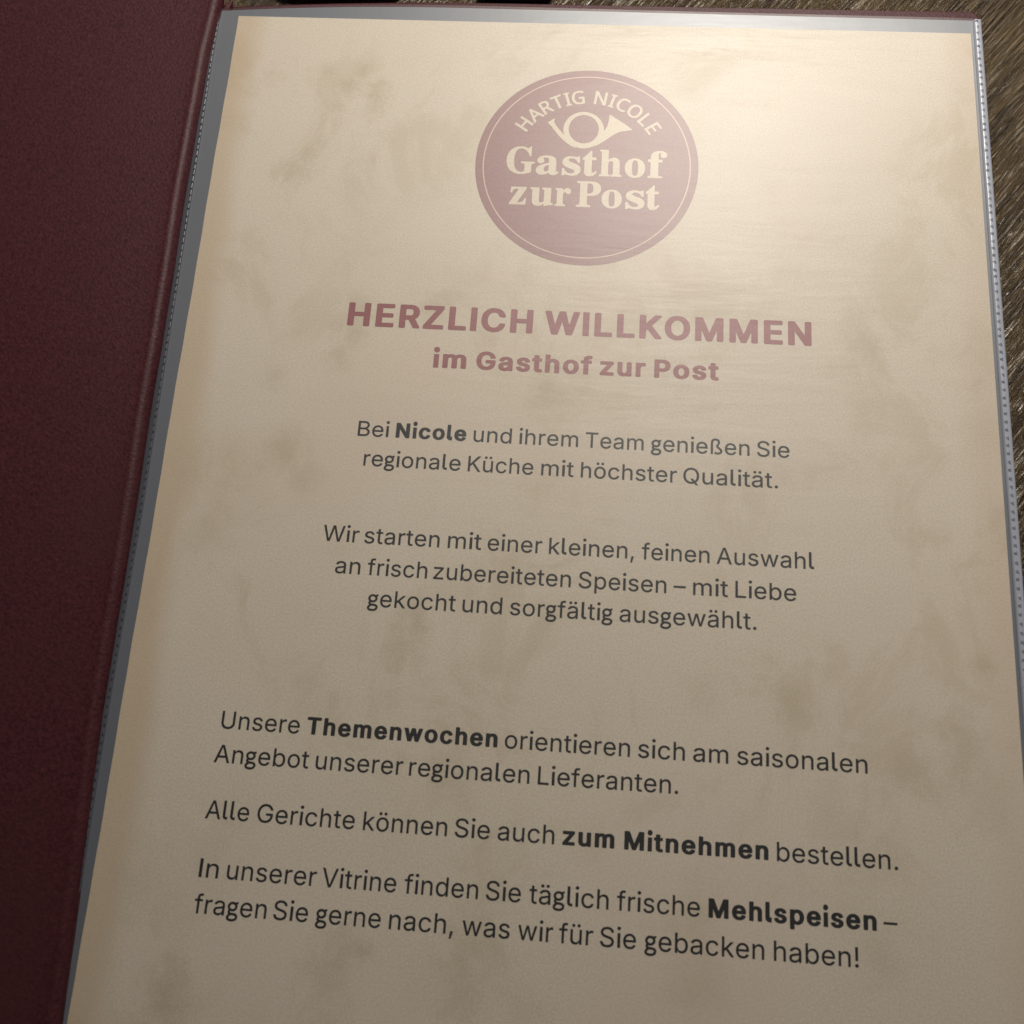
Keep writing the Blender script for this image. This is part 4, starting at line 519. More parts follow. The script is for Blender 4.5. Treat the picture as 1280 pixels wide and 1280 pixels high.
        'z': [668, [21, -14, 33, -18, 587, -18, 596, -14, 601, 5, 618, 232, 614, 250, 605, 254, 569, 254, 565, 250, 538, 186, 518, 150, 496, 123, 469, 102, 433, 86, 387, 76, 314, 73, 304, 77, 614, 631, 615, 686, 611, 695, 605, 700, 596, 700, 69, 700, 62, 695, 57, 677, 46, 477, 51, 461, 60, 457, 96, 457, 105, 465, 133, 541, 151, 568, 178, 591, 205, 603, 242, 611, 342, 614, 18, 41, 16, 5]],
        'u': [848, [237, -36, 302, -40, 366, -29, 430, 0, 484, 44, 489, 37, 490, -27, 493, -34, 502, -40, 630, -8, 721, 6, 793, 10, 801, 19, 802, 73, 793, 83, 757, 88, 739, 97, 730, 109, 725, 128, 723, 682, 721, 693, 711, 700, 421, 700, 411, 698, 406, 691, 404, 646, 411, 630, 466, 619, 477, 610, 487, 582, 490, 546, 490, 155, 475, 135, 448, 113, 421, 101, 384, 96, 357, 102, 339, 116, 327, 137, 324, 155, 323, 682, 321, 693, 311, 700, 30, 700, 21, 698, 15, 691, 15, 637, 21, 630, 67, 619, 76, 610, 86, 582, 89, 182, 95, 128, 106, 82, 127, 37, 157, 1, 193, -22]],
        'r': [656, [33, -14, 44, -18, 426, -18, 441, -14, 446, -5, 446, 32, 440, 50, 363, 67, 350, 77, 342, 95, 340, 423, 344, 470, 353, 498, 368, 523, 390, 545, 408, 553, 435, 547, 481, 493, 508, 476, 535, 471, 563, 472, 590, 480, 613, 495, 628, 514, 642, 541, 647, 568, 648, 595, 644, 623, 635, 650, 617, 677, 599, 694, 572, 708, 535, 716, 499, 717, 463, 709, 426, 691, 390, 666, 363, 639, 335, 604, 332, 614, 332, 686, 326, 697, 53, 700, 44, 700, 39, 695, 34, 677, 35, 633, 44, 627, 72, 624, 90, 617, 98, 605, 101, 586, 103, 123, 100, 86, 90, 68, 72, 59, 35, 52, 29, 41, 28, -5]],
    },
    'n': {
        'H': [1097, [114, -14, 131, -20, 268, -20, 283, -14, 291, -5, 292, 441, 304, 446, 740, 444, 744, 441, 745, -5, 758, -17, 777, -20, 904, -20, 922, -13, 930, 5, 930, 995, 922, 1012, 904, 1019, 777, 1019, 758, 1016, 745, 1005, 744, 605, 740, 598, 731, 596, 295, 598, 292, 605, 290, 1005, 277, 1016, 258, 1019, 131, 1019, 116, 1014, 107, 1005, 106, 5]],
        'A': [954, [-22, -14, -5, -20, 123, -20, 150, -13, 268, 286, 277, 289, 614, 289, 623, 280, 733, -5, 741, -14, 759, -20, 895, -20, 914, -14, 922, -5, 922, 5, 534, 1005, 523, 1018, 505, 1023, 386, 1023, 368, 1016, 360, 1005, -29, 5, -29, -5], [332, 442, 330, 450, 441, 750, 450, 757, 563, 450, 559, 442, 550, 441]],
        'R': [930, [114, -14, 131, -20, 268, -20, 283, -14, 291, -5, 292, 386, 304, 393, 440, 390, 681, -14, 704, -20, 849, -20, 868, -16, 878, -5, 873, 14, 617, 432, 616, 441, 696, 486, 749, 538, 787, 605, 802, 668, 804, 750, 799, 786, 783, 841, 746, 905, 713, 938, 684, 959, 649, 977, 586, 999, 468, 1017, 131, 1019, 116, 1014, 107, 1005, 106, 5], [295, 539, 292, 550, 292, 868, 404, 870, 477, 865, 540, 848, 578, 823, 595, 801, 608, 768, 615, 705, 612, 668, 602, 632, 572, 586, 540, 563, 486, 545, 431, 540]],
        'T': [838, [304, -14, 328, -20, 455, -20, 473, -14, 481, -5, 482, 868, 764, 868, 782, 874, 792, 886, 793, 895, 793, 995, 791, 1005, 782, 1014, 764, 1019, 19, 1019, 0, 1017, -15, 1005, -16, 886, -11, 877, 0, 871, 291, 868, 296, 859, 296, 5, 297, -5]],
        'I': [534, [34, -14, 61, -20, 415, -20, 433, -17, 446, -5, 447, 68, 442, 83, 424, 92, 333, 113, 329, 123, 329, 877, 339, 886, 424, 907, 442, 916, 446, 923, 447, 995, 446, 1005, 433, 1016, 415, 1019, 51, 1019, 36, 1014, 27, 1005, 26, 923, 33, 914, 134, 886, 143, 877, 143, 114, 33, 86, 27, 77, 26, 5]],
        'G': [1079, [468, -28, 572, -34, 717, -26, 844, -4, 922, 18, 940, 27, 945, 45, 945, 527, 935, 542, 917, 547, 572, 547, 544, 538, 539, 527, 539, 418, 541, 409, 551, 400, 572, 396, 744, 396, 759, 391, 759, 136, 699, 122, 626, 116, 535, 118, 481, 127, 409, 154, 347, 200, 305, 254, 275, 318, 253, 409, 247, 500, 249, 545, 259, 618, 286, 700, 318, 754, 368, 809, 423, 845, 490, 870, 563, 881, 654, 879, 744, 861, 844, 826, 872, 829, 885, 845, 931, 954, 928, 963, 914, 972, 790, 1012, 663, 1031, 517, 1028, 408, 1007, 308, 966, 224, 909, 156, 836, 103, 745, 80, 681, 65, 618, 55, 500, 59, 418, 70, 345, 87, 281, 113, 218, 144, 163, 179, 118, 254, 52, 344, 3, 408, -17]],
        'N': [1123, [114, -14, 131, -20, 249, -20, 268, -17, 281, -5, 279, 705, 280, 714, 286, 718, 758, -13, 786, -20, 931, -20, 950, -14, 958, 5, 958, 995, 949, 1013, 931, 1019, 813, 1019, 795, 1016, 781, 1005, 780, 423, 784, 295, 783, 286, 777, 281, 304, 1012, 286, 1019, 131, 1019, 116, 1014, 107, 1005, 106, 5]],
        'C': [944, [451, -28, 544, -34, 654, -29, 735, -15, 817, 10, 829, 18, 832, 27, 832, 136, 828, 145, 817, 153, 799, 156, 654, 123, 590, 117, 526, 118, 463, 129, 426, 142, 381, 167, 352, 191, 315, 236, 294, 272, 269, 336, 259, 381, 250, 454, 250, 545, 259, 618, 271, 663, 297, 727, 342, 791, 381, 826, 408, 844, 463, 868, 526, 881, 608, 880, 681, 866, 781, 829, 799, 829, 815, 836, 871, 954, 868, 963, 854, 972, 790, 999, 681, 1025, 563, 1033, 444, 1022, 344, 993, 256, 945, 184, 881, 126, 800, 86, 709, 69, 645, 60, 581, 57, 454, 62, 391, 76, 318, 95, 254, 119, 200, 172, 118, 244, 51, 299, 18, 335, 2, 390, -16]],
        'O': [1153, [453, -28, 554, -34, 663, -24, 754, 2, 826, 39, 899, 99, 954, 169, 996, 254, 1024, 354, 1037, 463, 1037, 536, 1030, 609, 1006, 718, 968, 809, 917, 883, 844, 949, 763, 995, 663, 1025, 544, 1034, 435, 1025, 354, 1005, 266, 963, 197, 909, 139, 836, 94, 745, 69, 654, 56, 536, 56, 463, 62, 391, 83, 291, 124, 191, 152, 145, 190, 100, 263, 40, 301, 18, 354, -4], [508, 117, 444, 129, 388, 154, 343, 191, 304, 245, 268, 336, 254, 409, 248, 500, 254, 591, 267, 663, 290, 727, 326, 788, 363, 827, 408, 855, 454, 872, 517, 883, 590, 882, 654, 869, 707, 845, 752, 809, 790, 755, 823, 672, 839, 591, 844, 500, 840, 418, 825, 336, 803, 272, 772, 216, 732, 172, 699, 150, 644, 127, 581, 117]],
        'L': [793, [114, -14, 140, -20, 695, -20, 713, -17, 727, -5, 728, 114, 713, 129, 295, 132, 292, 141, 292, 995, 286, 1010, 268, 1019, 131, 1019, 116, 1014, 107, 1005, 106, 5]],
        'E': [838, [114, -14, 140, -20, 695, -20, 713, -15, 723, -5, 724, 114, 718, 123, 704, 129, 295, 131, 292, 141, 292, 441, 295, 445, 668, 447, 686, 451, 696, 459, 699, 468, 699, 577, 695, 586, 678, 595, 295, 598, 292, 605, 294, 868, 704, 870, 719, 877, 724, 886, 724, 995, 723, 1005, 713, 1014, 695, 1019, 140, 1019, 122, 1017, 107, 1005, 106, 5]],
    },
}


def glyph(style, ch):
    row = FONT[style][ch]
    return [[(v[i] / 1000, v[i + 1] / 1000) for i in range(0, len(v), 2)] for v in row[1:]], row[0] / 1000


def word_loops(style, text, x, y, slope, cap, sx):
    """loops of one word; x, y = origin on the sheet in mm (y down), slope = baseline slope"""
    out = []
    pen = x
    for ch in text:
        loops, adv = glyph(style, ch)
        g = []
        for lp in loops:
            g.append([(pen + px * cap * sx, y + slope * (pen + px * cap * sx - x) - py * cap) for px, py in lp])
        out.append(g)
        pen += adv * cap * sx
    return out


# ------------------------------------------------------------------ the table
Z_TABLE = -6.5
def build_table():
    x0, y0, x1, y1 = -420, -420, 520, 480
    o = slab('wooden_table', rounded(x0, y0, x1, y1, 8), Z_TABLE - 30, Z_TABLE, M_WOOD, None, 2.0)
    tag(o, 'dark brown brushed oak tabletop with coarse open grain under the menu', 'table')


build_table()


# ------------------------------------------------------------------ the menu folder
folder = empty('menu_folder', (0.1, -0.15, Z_TABLE * MM))
tag(folder, 'open burgundy leatherette menu folder with clear pocket holding the welcome page', 'menu folder')
FOFF = Vector((-0.1, 0.15, -Z_TABLE * MM))


def fpart(o, parent=folder):
    """parts are modelled in world position; shift them into the folder's frame"""
    if parent is folder:
        o.location = FOFF
    return o


# right cover panel, below the pockets
fpart(slab('back_cover', [(x, y - 0.8 - 1.5 * max(0, x) / 213 + 3.4 * (1 - min(1, max(0, (x + 8) / 85))) ** 2 if y < 100 else y) for x, y in dense(rounded(-8, -8.1, 213.9, 306, 2.6, 8))], -5.0, -2.6, M_LEATHER, folder, 0.35))


def sweep(name, rows, mat, parent, smooth=True):
    """grid surface from rows of points (mm, page x, page y, z)"""
    V = [(x * MM, -y * MM, z * MM) for r in rows for x, y, z in r]
    n = len(rows[0])
    Fc = []
    for i in range(len(rows) - 1):
        for j in range(n - 1):
            a = i * n + j
            Fc.append((a, a + n, a + n + 1, a + 1))
    return mesh_obj(name, V, Fc, mat, parent, smooth)


# ridge of the hinge fold, as x at a few stations down the sheet
def lerp_tab(tab, y):
    if y <= tab[0][0]:
        return tab[0][1]
    for (a, b), (c, d) in zip(tab, tab[1:]):
        if y <= c:
            return b + (d - b) * (y - a) / (c - a)
    return tab[-1][1]


HINGE = [(-9, -7.3), (14, -8.6), (40, -8.7), (64, -8.75), (80, -8.2), (105, -7.85), (125, -7.9), (143, -7.3), (163, -6.9), (200, -6.4), (240, -4.5), (270, -3.4), (300, -3.0)]


def left_cover():
    """front cover lying open on the left, its inner lining curling up out of the hinge"""
    rows = []
    ny = 150
    for i in range(ny + 1):
        y = -9.5 + 318 * i / ny
        hx = lerp_tab(HINGE, y) + 0.03 * math.sin(y * 0.31) + 0.02 * math.sin(y * 0.83 + 1)
        fade = max(0.0, min(1.0, (190 - y) / 90))            # the crease flattens towards the foot
        row = []
        # from the gutter, up over the rolled edge, then the flat lining
        prof = [(4.2, -2.35), (2.6, -2.35), (1.2, -2.2), (0.8, -1.8), (0.62, -1.1), (0.52, -0.5), (0.42, 0.05), (0.28, 0.42), (0.1, 0.58 + 0.05 * fade), (-0.12, 0.60 + 0.07 * fade), (-0.32, 0.56 + 0.04 * fade),
                (-0.7, 0.55), (-1.4, 0.57), (-4, 0.8), (-8, 1.25), (-16, 2.3), (-30, 4.0), (-50, 6.4), (-75, 9.6), (-105, 13.6), (-140, 18.5), (-180, 24.0), (-213, 28.5)]
        for dx, z in prof:
            row.append((hx + dx, y if dx < 0.6 else max(y, -5.2), z + 0.10 * math.sin(y * 0.021 + dx * 0.05) * min(1, abs(dx) / 8)))
        rows.append(row)
    top = sweep('front_cover', rows, M_LEATHER, folder)
    me = top.data
    sol = top.modifiers.new('thickness', 'SOLIDIFY')
    sol.thickness = 0.0018
    sol.offset = -1
    bv = top.modifiers.new('edge', 'BEVEL')
    bv.width = 0.0004
    bv.segments = 2
    bv.limit_method = 'ANGLE'
    bv.angle_limit = math.radians(50)
    return top


fpart(left_cover())

# stack of further pockets under the top one: milky plastic that shows round the sheet
LEFT = [(-6, -5.9), (15, -5.9), (47, -5.25), (80, -4.7), (110, -4.2), (150, -3.5), (190, -3.4), (212, -3.2), (240, -2.6), (270, -1.7), (306, -1.3)]


def edge_outline(dx_left, top, right, bottom):
    L = []
    n = 60
    for i in range(n + 1):                                   # top edge, sagging a little at the gutter
        x = LEFT[0][1] - dx_left + (right - 0.5 - (LEFT[0][1] - dx_left)) * i / n
        u = min(1.0, max(0.0, (x + 6) / 70))
        L.append((x, top + 3.2 * (1 - u) ** 2))
    L.append((right, top + 0.6))
    for i in range(1, 20):
        L.append((right, top + (bottom - top) * i / 20))
    L.append((right, bottom))
    for i in range(n + 1):
        y = bottom + (top + 3.4 - bottom) * i / n
        L.append((lerp_tab(LEFT, y) - dx_left, y))
    return L


pk = slab('rear_pockets', edge_outline(1.6, -5.2, 212.0, 301), -2.5, -0.35, M_STACK, folder, 0.15)
fpart(pk)


def film():
    """the clear front of the pocket, faintly rippled"""
    rows = []
    nx, ny = 90, 130
    random.seed(4)
    for j in range(ny + 1):
        row = []
        t = j / ny
        for i in range(nx + 1):
            u = i / nx
            y = -5.25 + 306.2 * t
            xl = lerp_tab(LEFT, y)
            x = xl + (212.6 - xl) * u
            yy = y + 3.2 * (1 - min(1, max(0, (x + 6) / 70))) ** 2 * (1 - t) ** 8
            edge = min(1.0, min(u, 1 - u) * 25)
            z = 0.16 + edge * (0.24 + 0.16 * math.sin(yy * 0.105 + 0.6 * math.sin(x * 0.03)) * math.exp(-((x - 130) / 75) ** 2) * math.exp(-yy / 90 if yy > 0 else 0)
                               + 0.10 * math.sin(x * 0.041 + 1.2) * math.sin(yy * 0.037))
            row.append((x, yy, z))
        rows.append(row)
    return sweep('pocket_film', rows, M_FILM, folder)


fpart(film())


def seam(side):
    """welded side seam: flat strip with a bead of small cross notches"""
    rows = []
    n = 150
    for i in range(n + 1):
        y = -4.9 + 305 * i / n if side > 0 else -1.4 + 301 * i / n
        if side > 0:
            prof = [(210.9, -0.3), (211.05, 0.28), (211.5, 0.42), (212.1, 0.34), (212.5, 0.40), (212.95, 0.25), (213.05, -0.4), (212.9, -1.6)]
            row = [(x, y, z) for x, z in prof]
        else:
            e = lerp_tab(LEFT, y)
            row = [(e + dx, y, z) for dx, z in [(-3.0, -1.6), (-2.8, -0.9), (-1.2, -0.15), (-0.5, 0.12), (0.0, 0.26), (0.28, 0.24), (0.34, -0.2)]]
        rows.append(row)
    s = sweep('side_seam', rows, M_RIM if side > 0 else M_SEAM, folder)
    fpart(s)
    me = None
    y = -4.4 if side > 0 else -0.6
    k = 0
    random.seed(7 + side)
    while y < 296:
        if me is None:
            V, Fc = [], []
            hw, hl, hz = 0.42, 0.66, 0.10
            if side < 0:
                hw, hl, hz = 0.24, 0.62, 0.08
            P = [(-hw, -hl * 0.7, 0), (hw, -hl, 0), (hw, hl, 0), (-hw, hl * 0.7, 0), (-hw * 0.8, -hl * 0.35, hz), (hw * 0.8, -hl * 0.5, hz * 0.8), (hw * 0.8, hl * 0.3, hz * 0.8), (-hw * 0.8, hl * 0.35, hz)]
            V = [(x * MM, -yy * MM, z * MM) for x, yy, z in P]
            Fc = [(0, 1, 5, 4), (1, 2, 6, 5), (2, 3, 7, 6), (3, 0, 4, 7), (4, 5, 6, 7)]
            o = mesh_obj('weld_notch', V, Fc, M_NOTCH if side > 0 else M_DENT, s)
            me = o.data
        else:
            o = mesh_obj('weld_notch', None, None, None, s, me=me)
        x = 211.75 if side > 0 else lerp_tab(LEFT, y) + 0.02
        o.location = (x * MM, -y * MM, (0.33 if side > 0 else 0.2) * MM)
        o.rotation_euler = (random.uniform(-0.12, 0.12), random.uniform(-0.1, 0.1), random.uniform(-0.15, 0.15) + (0.0 if side > 0 else -0.06))
        y += 2.1
        k += 1


seam(1)
seam(-1)


# ------------------------------------------------------------------ the printed page
page = empty('menu_page', (0.105, -0.1485, -0.2 * MM))
tag(page, 'parchment patterned welcome page printed in German, slipped inside the clear pocket', 'menu page')
POFF = Vector((-0.105, 0.1485, 0.2 * MM))


def ppart(o):
    o.location = POFF
    return o


def sheet():
    rows = []
    nx, ny = 40, 100
    for j in range(ny + 1):
        y = 297 * j / ny
        xl = 0.06 * math.sin(y * 0.09) + 0.04 * math.sin(y * 0.37)
        row = []
        for i in range(nx + 1):
            u = i / nx
            row.append((xl + (210 - xl) * u, y - 0.4 * u * (1 - j / ny), 0.0))
        rows.append(row)
    o = sweep('paper_sheet', rows, M_PAPER, page, False)
    sol = o.modifiers.new('thickness', 'SOLIDIFY')
    sol.thickness = 0.00018
    sol.offset = -1
    return o


ppart(sheet())

WORDS = [
    ('h1', 'b', 'HERZLICH', 42.44, 97.04, -0.0001, 6.75, 0.92),
    ('h1', 'b', 'WILLKOMMEN', 95.29, 97.04, -0.0001, 6.75, 0.908),
    ('h2', 'b', 'im', 66.69, 107.83, -0.0009, 5.1, 1.031),
    ('h2', 'b', 'Gasthof', 77.94, 107.82, -0.0009, 5.1, 0.949),
    ('h2', 'b', 'zur', 110.01, 107.79, -0.0009, 5.1, 0.929),
    ('h2', 'b', 'Post', 123.77, 107.78, -0.0009, 5.1, 0.947),
    ('a1', 'r', 'Bei', 48.93, 127.5, -0.0, 4.02, 1.101),
    ('a1', 'b', 'Nicole', 58.77, 127.5, -0.0, 4.02, 0.917),
    ('a1', 'r', 'und', 78.79, 127.5, -0.0, 4.02, 1.093),
    ('a1', 'r', 'ihrem', 90.58, 127.5, -0.0, 4.02, 1.089),
    ('a1', 'r', 'Team', 107.42, 127.5, -0.0, 4.02, 1.063),
    ('a1', 'r', 'genießen', 124.07, 127.5, -0.0, 4.02, 1.078),
    ('a1', 'r', 'Sie', 150.22, 127.5, -0.0, 4.02, 1.087),
    ('a2', 'r', 'regionale', 51.34, 135.34, 0.0019, 4.02, 1.086),
    ('a2', 'r', 'Küche', 77.94, 135.39, 0.0019, 4.02, 1.061),
    ('a2', 'r', 'mit', 96.5, 135.42, 0.0019, 4.02, 1.118),
    ('a2', 'r', 'höchster', 106.46, 135.44, 0.0019, 4.02, 1.082),
    ('a2', 'r', 'Qualität.', 132.02, 135.49, 0.0019, 4.02, 1.118),
    ('b1', 'r', 'Wir', 43.58, 155.33, 0.0004, 4.02, 1.08),
    ('b1', 'r', 'starten', 53.86, 155.33, 0.0004, 4.02, 1.091),
    ('b1', 'r', 'mit', 74.56, 155.34, 0.0004, 4.02, 1.141),
    ('b1', 'r', 'einer', 84.61, 155.35, 0.0004, 4.02, 1.078),
    ('b1', 'r', 'kleinen,', 99.6, 155.35, 0.0004, 4.02, 1.074),
    ('b1', 'r', 'feinen', 122.63, 155.36, 0.0004, 4.02, 1.057),
    ('b1', 'r', 'Auswahl', 140.66, 155.37, 0.0004, 4.02, 1.071),
    ('b2', 'r', 'an', 47.45, 163.24, 0.0013, 4.02, 1.121),
    ('b2', 'r', 'frisch', 55.68, 163.25, 0.0013, 4.02, 1.059),
    ('b2', 'r', 'zubereiteten', 71.79, 163.27, 0.0013, 4.02, 1.068),
    ('b2', 'r', 'Speisen', 107.38, 163.31, 0.0013, 4.02, 1.072),
    ('b2', 'r', '–', 130.58, 163.34, 0.0013, 4.02, 1.082),
    ('b2', 'r', 'mit', 134.81, 163.35, 0.0013, 4.02, 1.145),
    ('b2', 'r', 'Liebe', 144.86, 163.36, 0.0013, 4.02, 1.089),
    ('b3', 'r', 'gekocht', 56.53, 170.92, -0.001, 4.02, 1.084),
    ('b3', 'r', 'und', 79.47, 170.9, -0.001, 4.02, 1.082),
    ('b3', 'r', 'sorgfältig', 91.18, 170.89, -0.001, 4.02, 1.082),
    ('b3', 'r', 'ausgewählt.', 117.63, 170.86, -0.001, 4.02, 1.085),
    ('c1', 'r', 'Unsere', 24.34, 201.97, -0.0002, 4.02, 1.065),
    ('c1', 'b', 'Themenwochen', 45.11, 201.97, -0.0002, 4.02, 0.904),
    ('c1', 'r', 'orientieren', 92.05, 201.96, -0.0002, 4.02, 1.082),
    ('c1', 'r', 'sich', 123.0, 201.95, -0.0002, 4.02, 1.102),
    ('c1', 'r', 'am', 135.68, 201.95, -0.0002, 4.02, 1.126),
    ('c1', 'r', 'saisonalen', 145.69, 201.95, -0.0002, 4.02, 1.094),
    ('c2', 'r', 'Angebot', 24.13, 209.74, -0.0033, 4.02, 1.083),
    ('c2', 'r', 'unserer', 48.06, 209.66, -0.0033, 4.02, 1.077),
    ('c2', 'r', 'regionalen', 70.12, 209.59, -0.0033, 4.02, 1.084),
    ('c2', 'r', 'Lieferanten.', 100.03, 209.49, -0.0033, 4.02, 1.079),
    ('d1', 'r', 'Alle', 23.99, 222.27, -0.001, 4.02, 1.039),
    ('d1', 'r', 'Gerichte', 35.98, 222.26, -0.001, 4.02, 1.075),
    ('d1', 'r', 'können', 60.68, 222.23, -0.001, 4.02, 1.069),
    ('d1', 'r', 'Sie', 81.95, 222.21, -0.001, 4.02, 1.091),
    ('d1', 'r', 'auch', 91.87, 222.2, -0.001, 4.02, 1.085),
    ('d1', 'b', 'zum', 106.5, 222.19, -0.001, 4.02, 0.936),
    ('d1', 'b', 'Mitnehmen', 120.33, 222.17, -0.001, 4.02, 0.934),
    ('d1', 'r', 'bestellen.', 154.44, 222.14, -0.001, 4.02, 1.074),
    ('e1', 'r', 'In', 24.04, 234.95, 0.0002, 4.02, 1.197),
    ('e1', 'r', 'unserer', 30.61, 234.95, 0.0002, 4.02, 1.082),
    ('e1', 'r', 'Vitrine', 52.86, 234.95, 0.0002, 4.02, 1.056),
    ('e1', 'r', 'finden', 71.81, 234.96, 0.0002, 4.02, 1.067),
    ('e1', 'r', 'Sie', 90.05, 234.96, 0.0002, 4.02, 1.066),
    ('e1', 'r', 'täglich', 100.06, 234.96, 0.0002, 4.02, 1.086),
    ('e1', 'r', 'frische', 119.56, 234.96, 0.0002, 4.02, 1.059),
    ('e1', 'b', 'Mehlspeisen', 139.37, 234.97, 0.0002, 4.02, 0.92),
    ('e1', 'r', '–', 177.88, 234.97, 0.0002, 4.02, 1.082),
    ('e2', 'r', 'fragen', 24.5, 242.57, 0.0002, 4.02, 1.068),
    ('e2', 'r', 'Sie', 42.53, 242.57, 0.0002, 4.02, 1.073),
    ('e2', 'r', 'gerne', 52.44, 242.57, 0.0002, 4.02, 1.063),
    ('e2', 'r', 'nach,', 68.73, 242.58, 0.0002, 4.02, 1.092),
    ('e2', 'r', 'was', 85.41, 242.58, 0.0002, 4.02, 1.08),
    ('e2', 'r', 'wir', 97.86, 242.58, 0.0002, 4.02, 1.05),
    ('e2', 'r', 'für', 107.07, 242.58, 0.0002, 4.02, 1.071),
    ('e2', 'r', 'Sie', 115.89, 242.59, 0.0002, 4.02, 1.075),
    ('e2', 'r', 'gebacken', 125.92, 242.59, 0.0002, 4.02, 1.08),
    ('e2', 'r', 'haben!', 153.65, 242.6, 0.0002, 4.02, 1.093)]
LINE_LABEL = {'h1': 'large bold maroon heading line', 'h2': 'smaller bold maroon heading line'}
for key in ('h1', 'h2', 'a1', 'a2', 'b1', 'b2', 'b3', 'c1', 'c2', 'd1', 'e1', 'e2'):
    L = []
    for k, st, txt, x, y, slope, cap, sx in WORDS:
        if k == key:
            L += word_loops(st, txt, x, y, slope, cap, sx)
    o = flat('text_line', L, 0.03, M_MAROON if key[0] == 'h' else M_BLACK, page)
    ppart(o)
    if key in LINE_LABEL:
        o['label'] = LINE_LABEL[key]


# round emblem
EC = (104.15, 46.1)
ER = 30.6


def circ(r, n=128, c=EC):
    return [(c[0] + r * math.cos(2 * math.pi * i / n), c[1] + r * math.sin(2 * math.pi * i / n)) for i in range(n)]


emb = flat('emblem', [[circ(ER)]], 0.03, M_EMBLEM, page)
ppart(emb)
flat('emblem_ring', [[circ(28.55), circ(28.22)[::-1]]], 0.045, M_CREAM_PINK, emb)
gl = []
for st in [[('G', 82.15, 89.95, 49.3, 8.1, 1.0), ('a', 90.38, 96.63, 49.3, 8.1, 1.0), ('s', 97.52, 102.66, 49.3, 8.1, 1.0), ('t', 103.13, 107.15, 49.3, 8.1, 1.0), ('h', 107.74, 113.9, 49.3, 8.1, 1.0), ('o', 114.72, 120.28, 49.3, 8.1, 1.0), ('f', 120.98, 126.18, 49.3, 8.1, 1.0)], [('z', 83.63, 88.27, 59.0, 7.7, 1.0), ('u', 89.27, 95.64, 59.0, 7.7, 1.0), ('r', 96.11, 100.39, 59.0, 7.7, 1.0), ('P', 101.9, 108.52, 59.0, 7.7, 1.0), ('o', 108.76, 114.28, 59.0, 7.7, 1.0), ('s', 115.26, 120.42, 59.0, 7.7, 1.0), ('t', 120.71, 124.43, 59.0, 7.7, 1.0)]]:
    for ch, x0, x1, y, cap, sy in st:
        loops, adv = glyph('s', ch)
        xs = [p[0] for lp in loops for p in lp]
        a, b = min(xs), max(xs)
        gl.append([[(x0 + (px - a) / (b - a) * (x1 - x0), y - py * cap * sy) for px, py in lp] for lp in loops])
flat('emblem_lettering', gl, 0.045, M_CREAM, emb)
gl = []
for ch, deg in zip('HARTIGNICOLE', (-55.2, -44.0, -33.6, -24.3, -16.5, -8.6, 8.2, 17.2, 25.4, 35.9, 46.4, 55.6)):
    loops, adv = glyph('n', ch)
    xs = [p[0] for lp in loops for p in lp]
    mid = (min(xs) + max(xs)) / 2
    t = math.radians(deg)
    g = []
    for lp in loops:
        q = []
        for px, py in lp:
            lx, r = (px - mid) * 4.0, 19.7 + py * 4.15
            q.append((EC[0] + r * math.sin(t) + lx * math.cos(t), EC[1] - r * math.cos(t) + lx * math.sin(t)))
        g.append(q)
    gl.append(g)
flat('emblem_name', gl, 0.045, M_CREAM, emb)
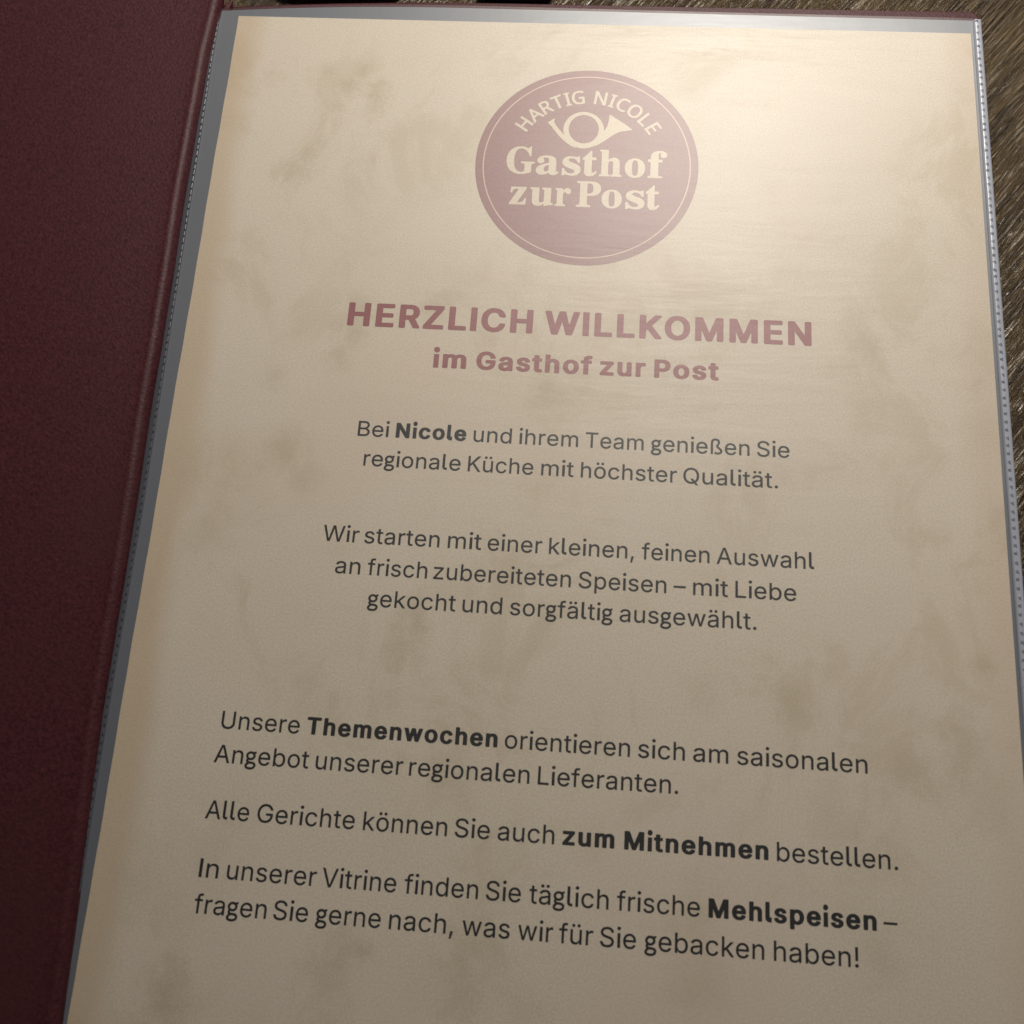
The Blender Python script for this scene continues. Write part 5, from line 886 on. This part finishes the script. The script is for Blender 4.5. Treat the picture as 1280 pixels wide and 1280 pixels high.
HORN = [[(108.57, 34.85), (108.55, 35.61), (108.44, 36.37), (108.23, 37.1), (107.93, 37.79), (107.55, 38.44), (107.09, 39.03), (106.56, 39.55), (105.97, 40.0), (105.33, 40.36), (104.65, 40.63), (103.93, 40.81), (103.2, 40.88), (102.47, 40.86), (101.74, 40.74), (101.04, 40.52), (100.36, 40.21), (99.73, 39.81), (99.15, 39.33), (98.64, 38.78), (98.19, 38.16), (97.83, 37.49), (97.56, 36.77), (97.37, 36.03), (97.29, 35.27), (97.29, 34.5), (97.4, 33.74), (97.6, 33.0), (97.89, 32.3), (98.27, 31.64), (98.73, 31.04), (99.26, 30.51), (99.86, 30.06), (100.51, 29.69), (101.2, 29.42), (101.92, 29.24), (102.66, 29.16), (103.4, 29.19), (104.13, 29.31), (104.85, 29.54), (105.53, 29.85), (106.16, 30.26), (106.74, 30.75), (107.25, 31.31), (107.69, 31.94), (108.04, 32.62), (108.31, 33.34), (108.49, 34.08)], [(107.08, 34.01), (106.94, 33.43), (106.74, 32.87), (106.48, 32.34), (106.15, 31.86), (105.77, 31.42), (105.34, 31.04), (104.87, 30.72), (104.36, 30.48), (103.84, 30.3), (103.29, 30.2), (102.74, 30.18), (102.19, 30.24), (101.66, 30.38), (101.15, 30.59), (100.67, 30.88), (100.23, 31.23), (99.83, 31.64), (99.49, 32.1), (99.21, 32.61), (99.0, 33.16), (98.85, 33.73), (98.77, 34.32), (98.77, 34.92), (98.83, 35.51), (98.97, 36.09), (99.17, 36.65), (99.44, 37.17), (99.77, 37.65), (100.15, 38.08), (100.58, 38.46), (101.05, 38.77), (101.56, 39.01), (102.08, 39.18), (102.62, 39.28), (103.17, 39.3), (103.71, 39.24), (104.24, 39.1), (104.75, 38.89), (105.22, 38.61), (105.66, 38.27), (106.05, 37.86), (106.39, 37.4), (106.67, 36.9), (106.89, 36.36), (107.04, 35.79), (107.13, 35.2), (107.14, 34.61)], [(109.96, 29.75), (110.15, 29.87), (110.41, 30.04), (110.72, 30.25), (111.05, 30.48), (111.42, 30.73), (111.82, 31.02), (112.24, 31.32), (112.66, 31.61), (113.08, 31.89), (113.5, 32.18), (113.92, 32.46), (114.3, 32.73), (114.65, 33.0), (114.97, 33.25), (115.26, 33.49), (115.53, 33.7), (115.79, 33.9), (116.04, 34.09), (116.25, 34.24), (116.39, 34.35), (116.18, 34.61), (116.0, 34.64), (115.74, 34.68), (115.41, 34.74), (115.03, 34.82), (114.55, 34.91), (114.0, 35.01), (113.42, 35.14), (112.87, 35.32), (112.37, 35.56), (111.88, 35.85), (111.4, 36.18), (110.92, 36.53), (110.44, 36.91), (109.96, 37.33), (109.47, 37.75), (108.99, 38.15), (108.51, 38.54), (108.02, 38.93), (107.53, 39.3), (107.06, 39.61), (106.56, 39.87), (106.05, 40.09), (105.6, 40.26), (105.28, 40.39), (106.11, 38.6), (107.22, 37.3), (107.22, 37.3), (107.42, 36.99), (107.72, 36.54), (108.05, 36.04), (108.34, 35.57), (108.59, 35.16), (108.84, 34.76), (109.06, 34.35), (109.26, 33.94), (109.41, 33.51), (109.54, 33.08), (109.64, 32.63), (109.73, 32.14), (109.81, 31.53), (109.88, 30.83), (109.93, 30.2)], [(92.87, 32.84), (92.98, 32.76), (93.13, 32.65), (93.3, 32.52), (93.47, 32.4), (93.64, 32.26), (93.83, 32.12), (94.01, 31.98), (94.17, 31.86), (94.32, 31.77), (94.47, 31.69), (94.59, 31.63), (94.67, 31.59), (94.77, 32.01), (94.71, 32.1), (94.63, 32.23), (94.57, 32.39), (94.58, 32.61), (94.69, 32.89), (94.86, 33.22), (95.08, 33.58), (95.31, 33.94), (95.58, 34.32), (95.87, 34.71), (96.18, 35.11), (96.5, 35.51), (96.83, 35.93), (97.19, 36.36), (97.52, 36.75), (97.74, 37.02), (98.86, 38.87), (100.94, 40.55), (100.95, 40.8), (100.69, 40.69), (100.31, 40.53), (99.88, 40.34), (99.47, 40.11), (99.07, 39.84), (98.66, 39.53), (98.25, 39.19), (97.84, 38.83), (97.42, 38.43), (96.99, 38.01), (96.57, 37.56), (96.14, 37.08), (95.7, 36.55), (95.25, 35.96), (94.82, 35.39), (94.45, 34.91), (94.15, 34.5), (93.89, 34.15), (93.69, 33.87), (93.54, 33.67), (93.08, 33.35)]]
flat('post_horn', [HORN[0:2]], 0.045, M_CREAM, emb)
flat('horn_bell', [HORN[2:3]], 0.05, M_CREAM, emb)
flat('horn_mouthpiece', [HORN[3:4]], 0.05, M_CREAM, emb)

# ------------------------------------------------------------------ low black blocks for two unidentified dark areas beyond the folder
def low_block(x0, x1, y0, y1, h, label, r=7):
    o = slab('black_block', rounded(x0, y0, x1, y1, r, 8), Z_TABLE + 0.05, Z_TABLE + h, M_DARK, None, 2.2)
    tag(o, label, 'case')


low_block(6, 48, -52, -12.5, 5.5, 'flat matt black block beyond the top edge of the folder, nearer the hinge')
low_block(69, 92, -50, -12.0, 5.0, 'narrow black block beyond the top edge of the folder, right of the wider one', 5)
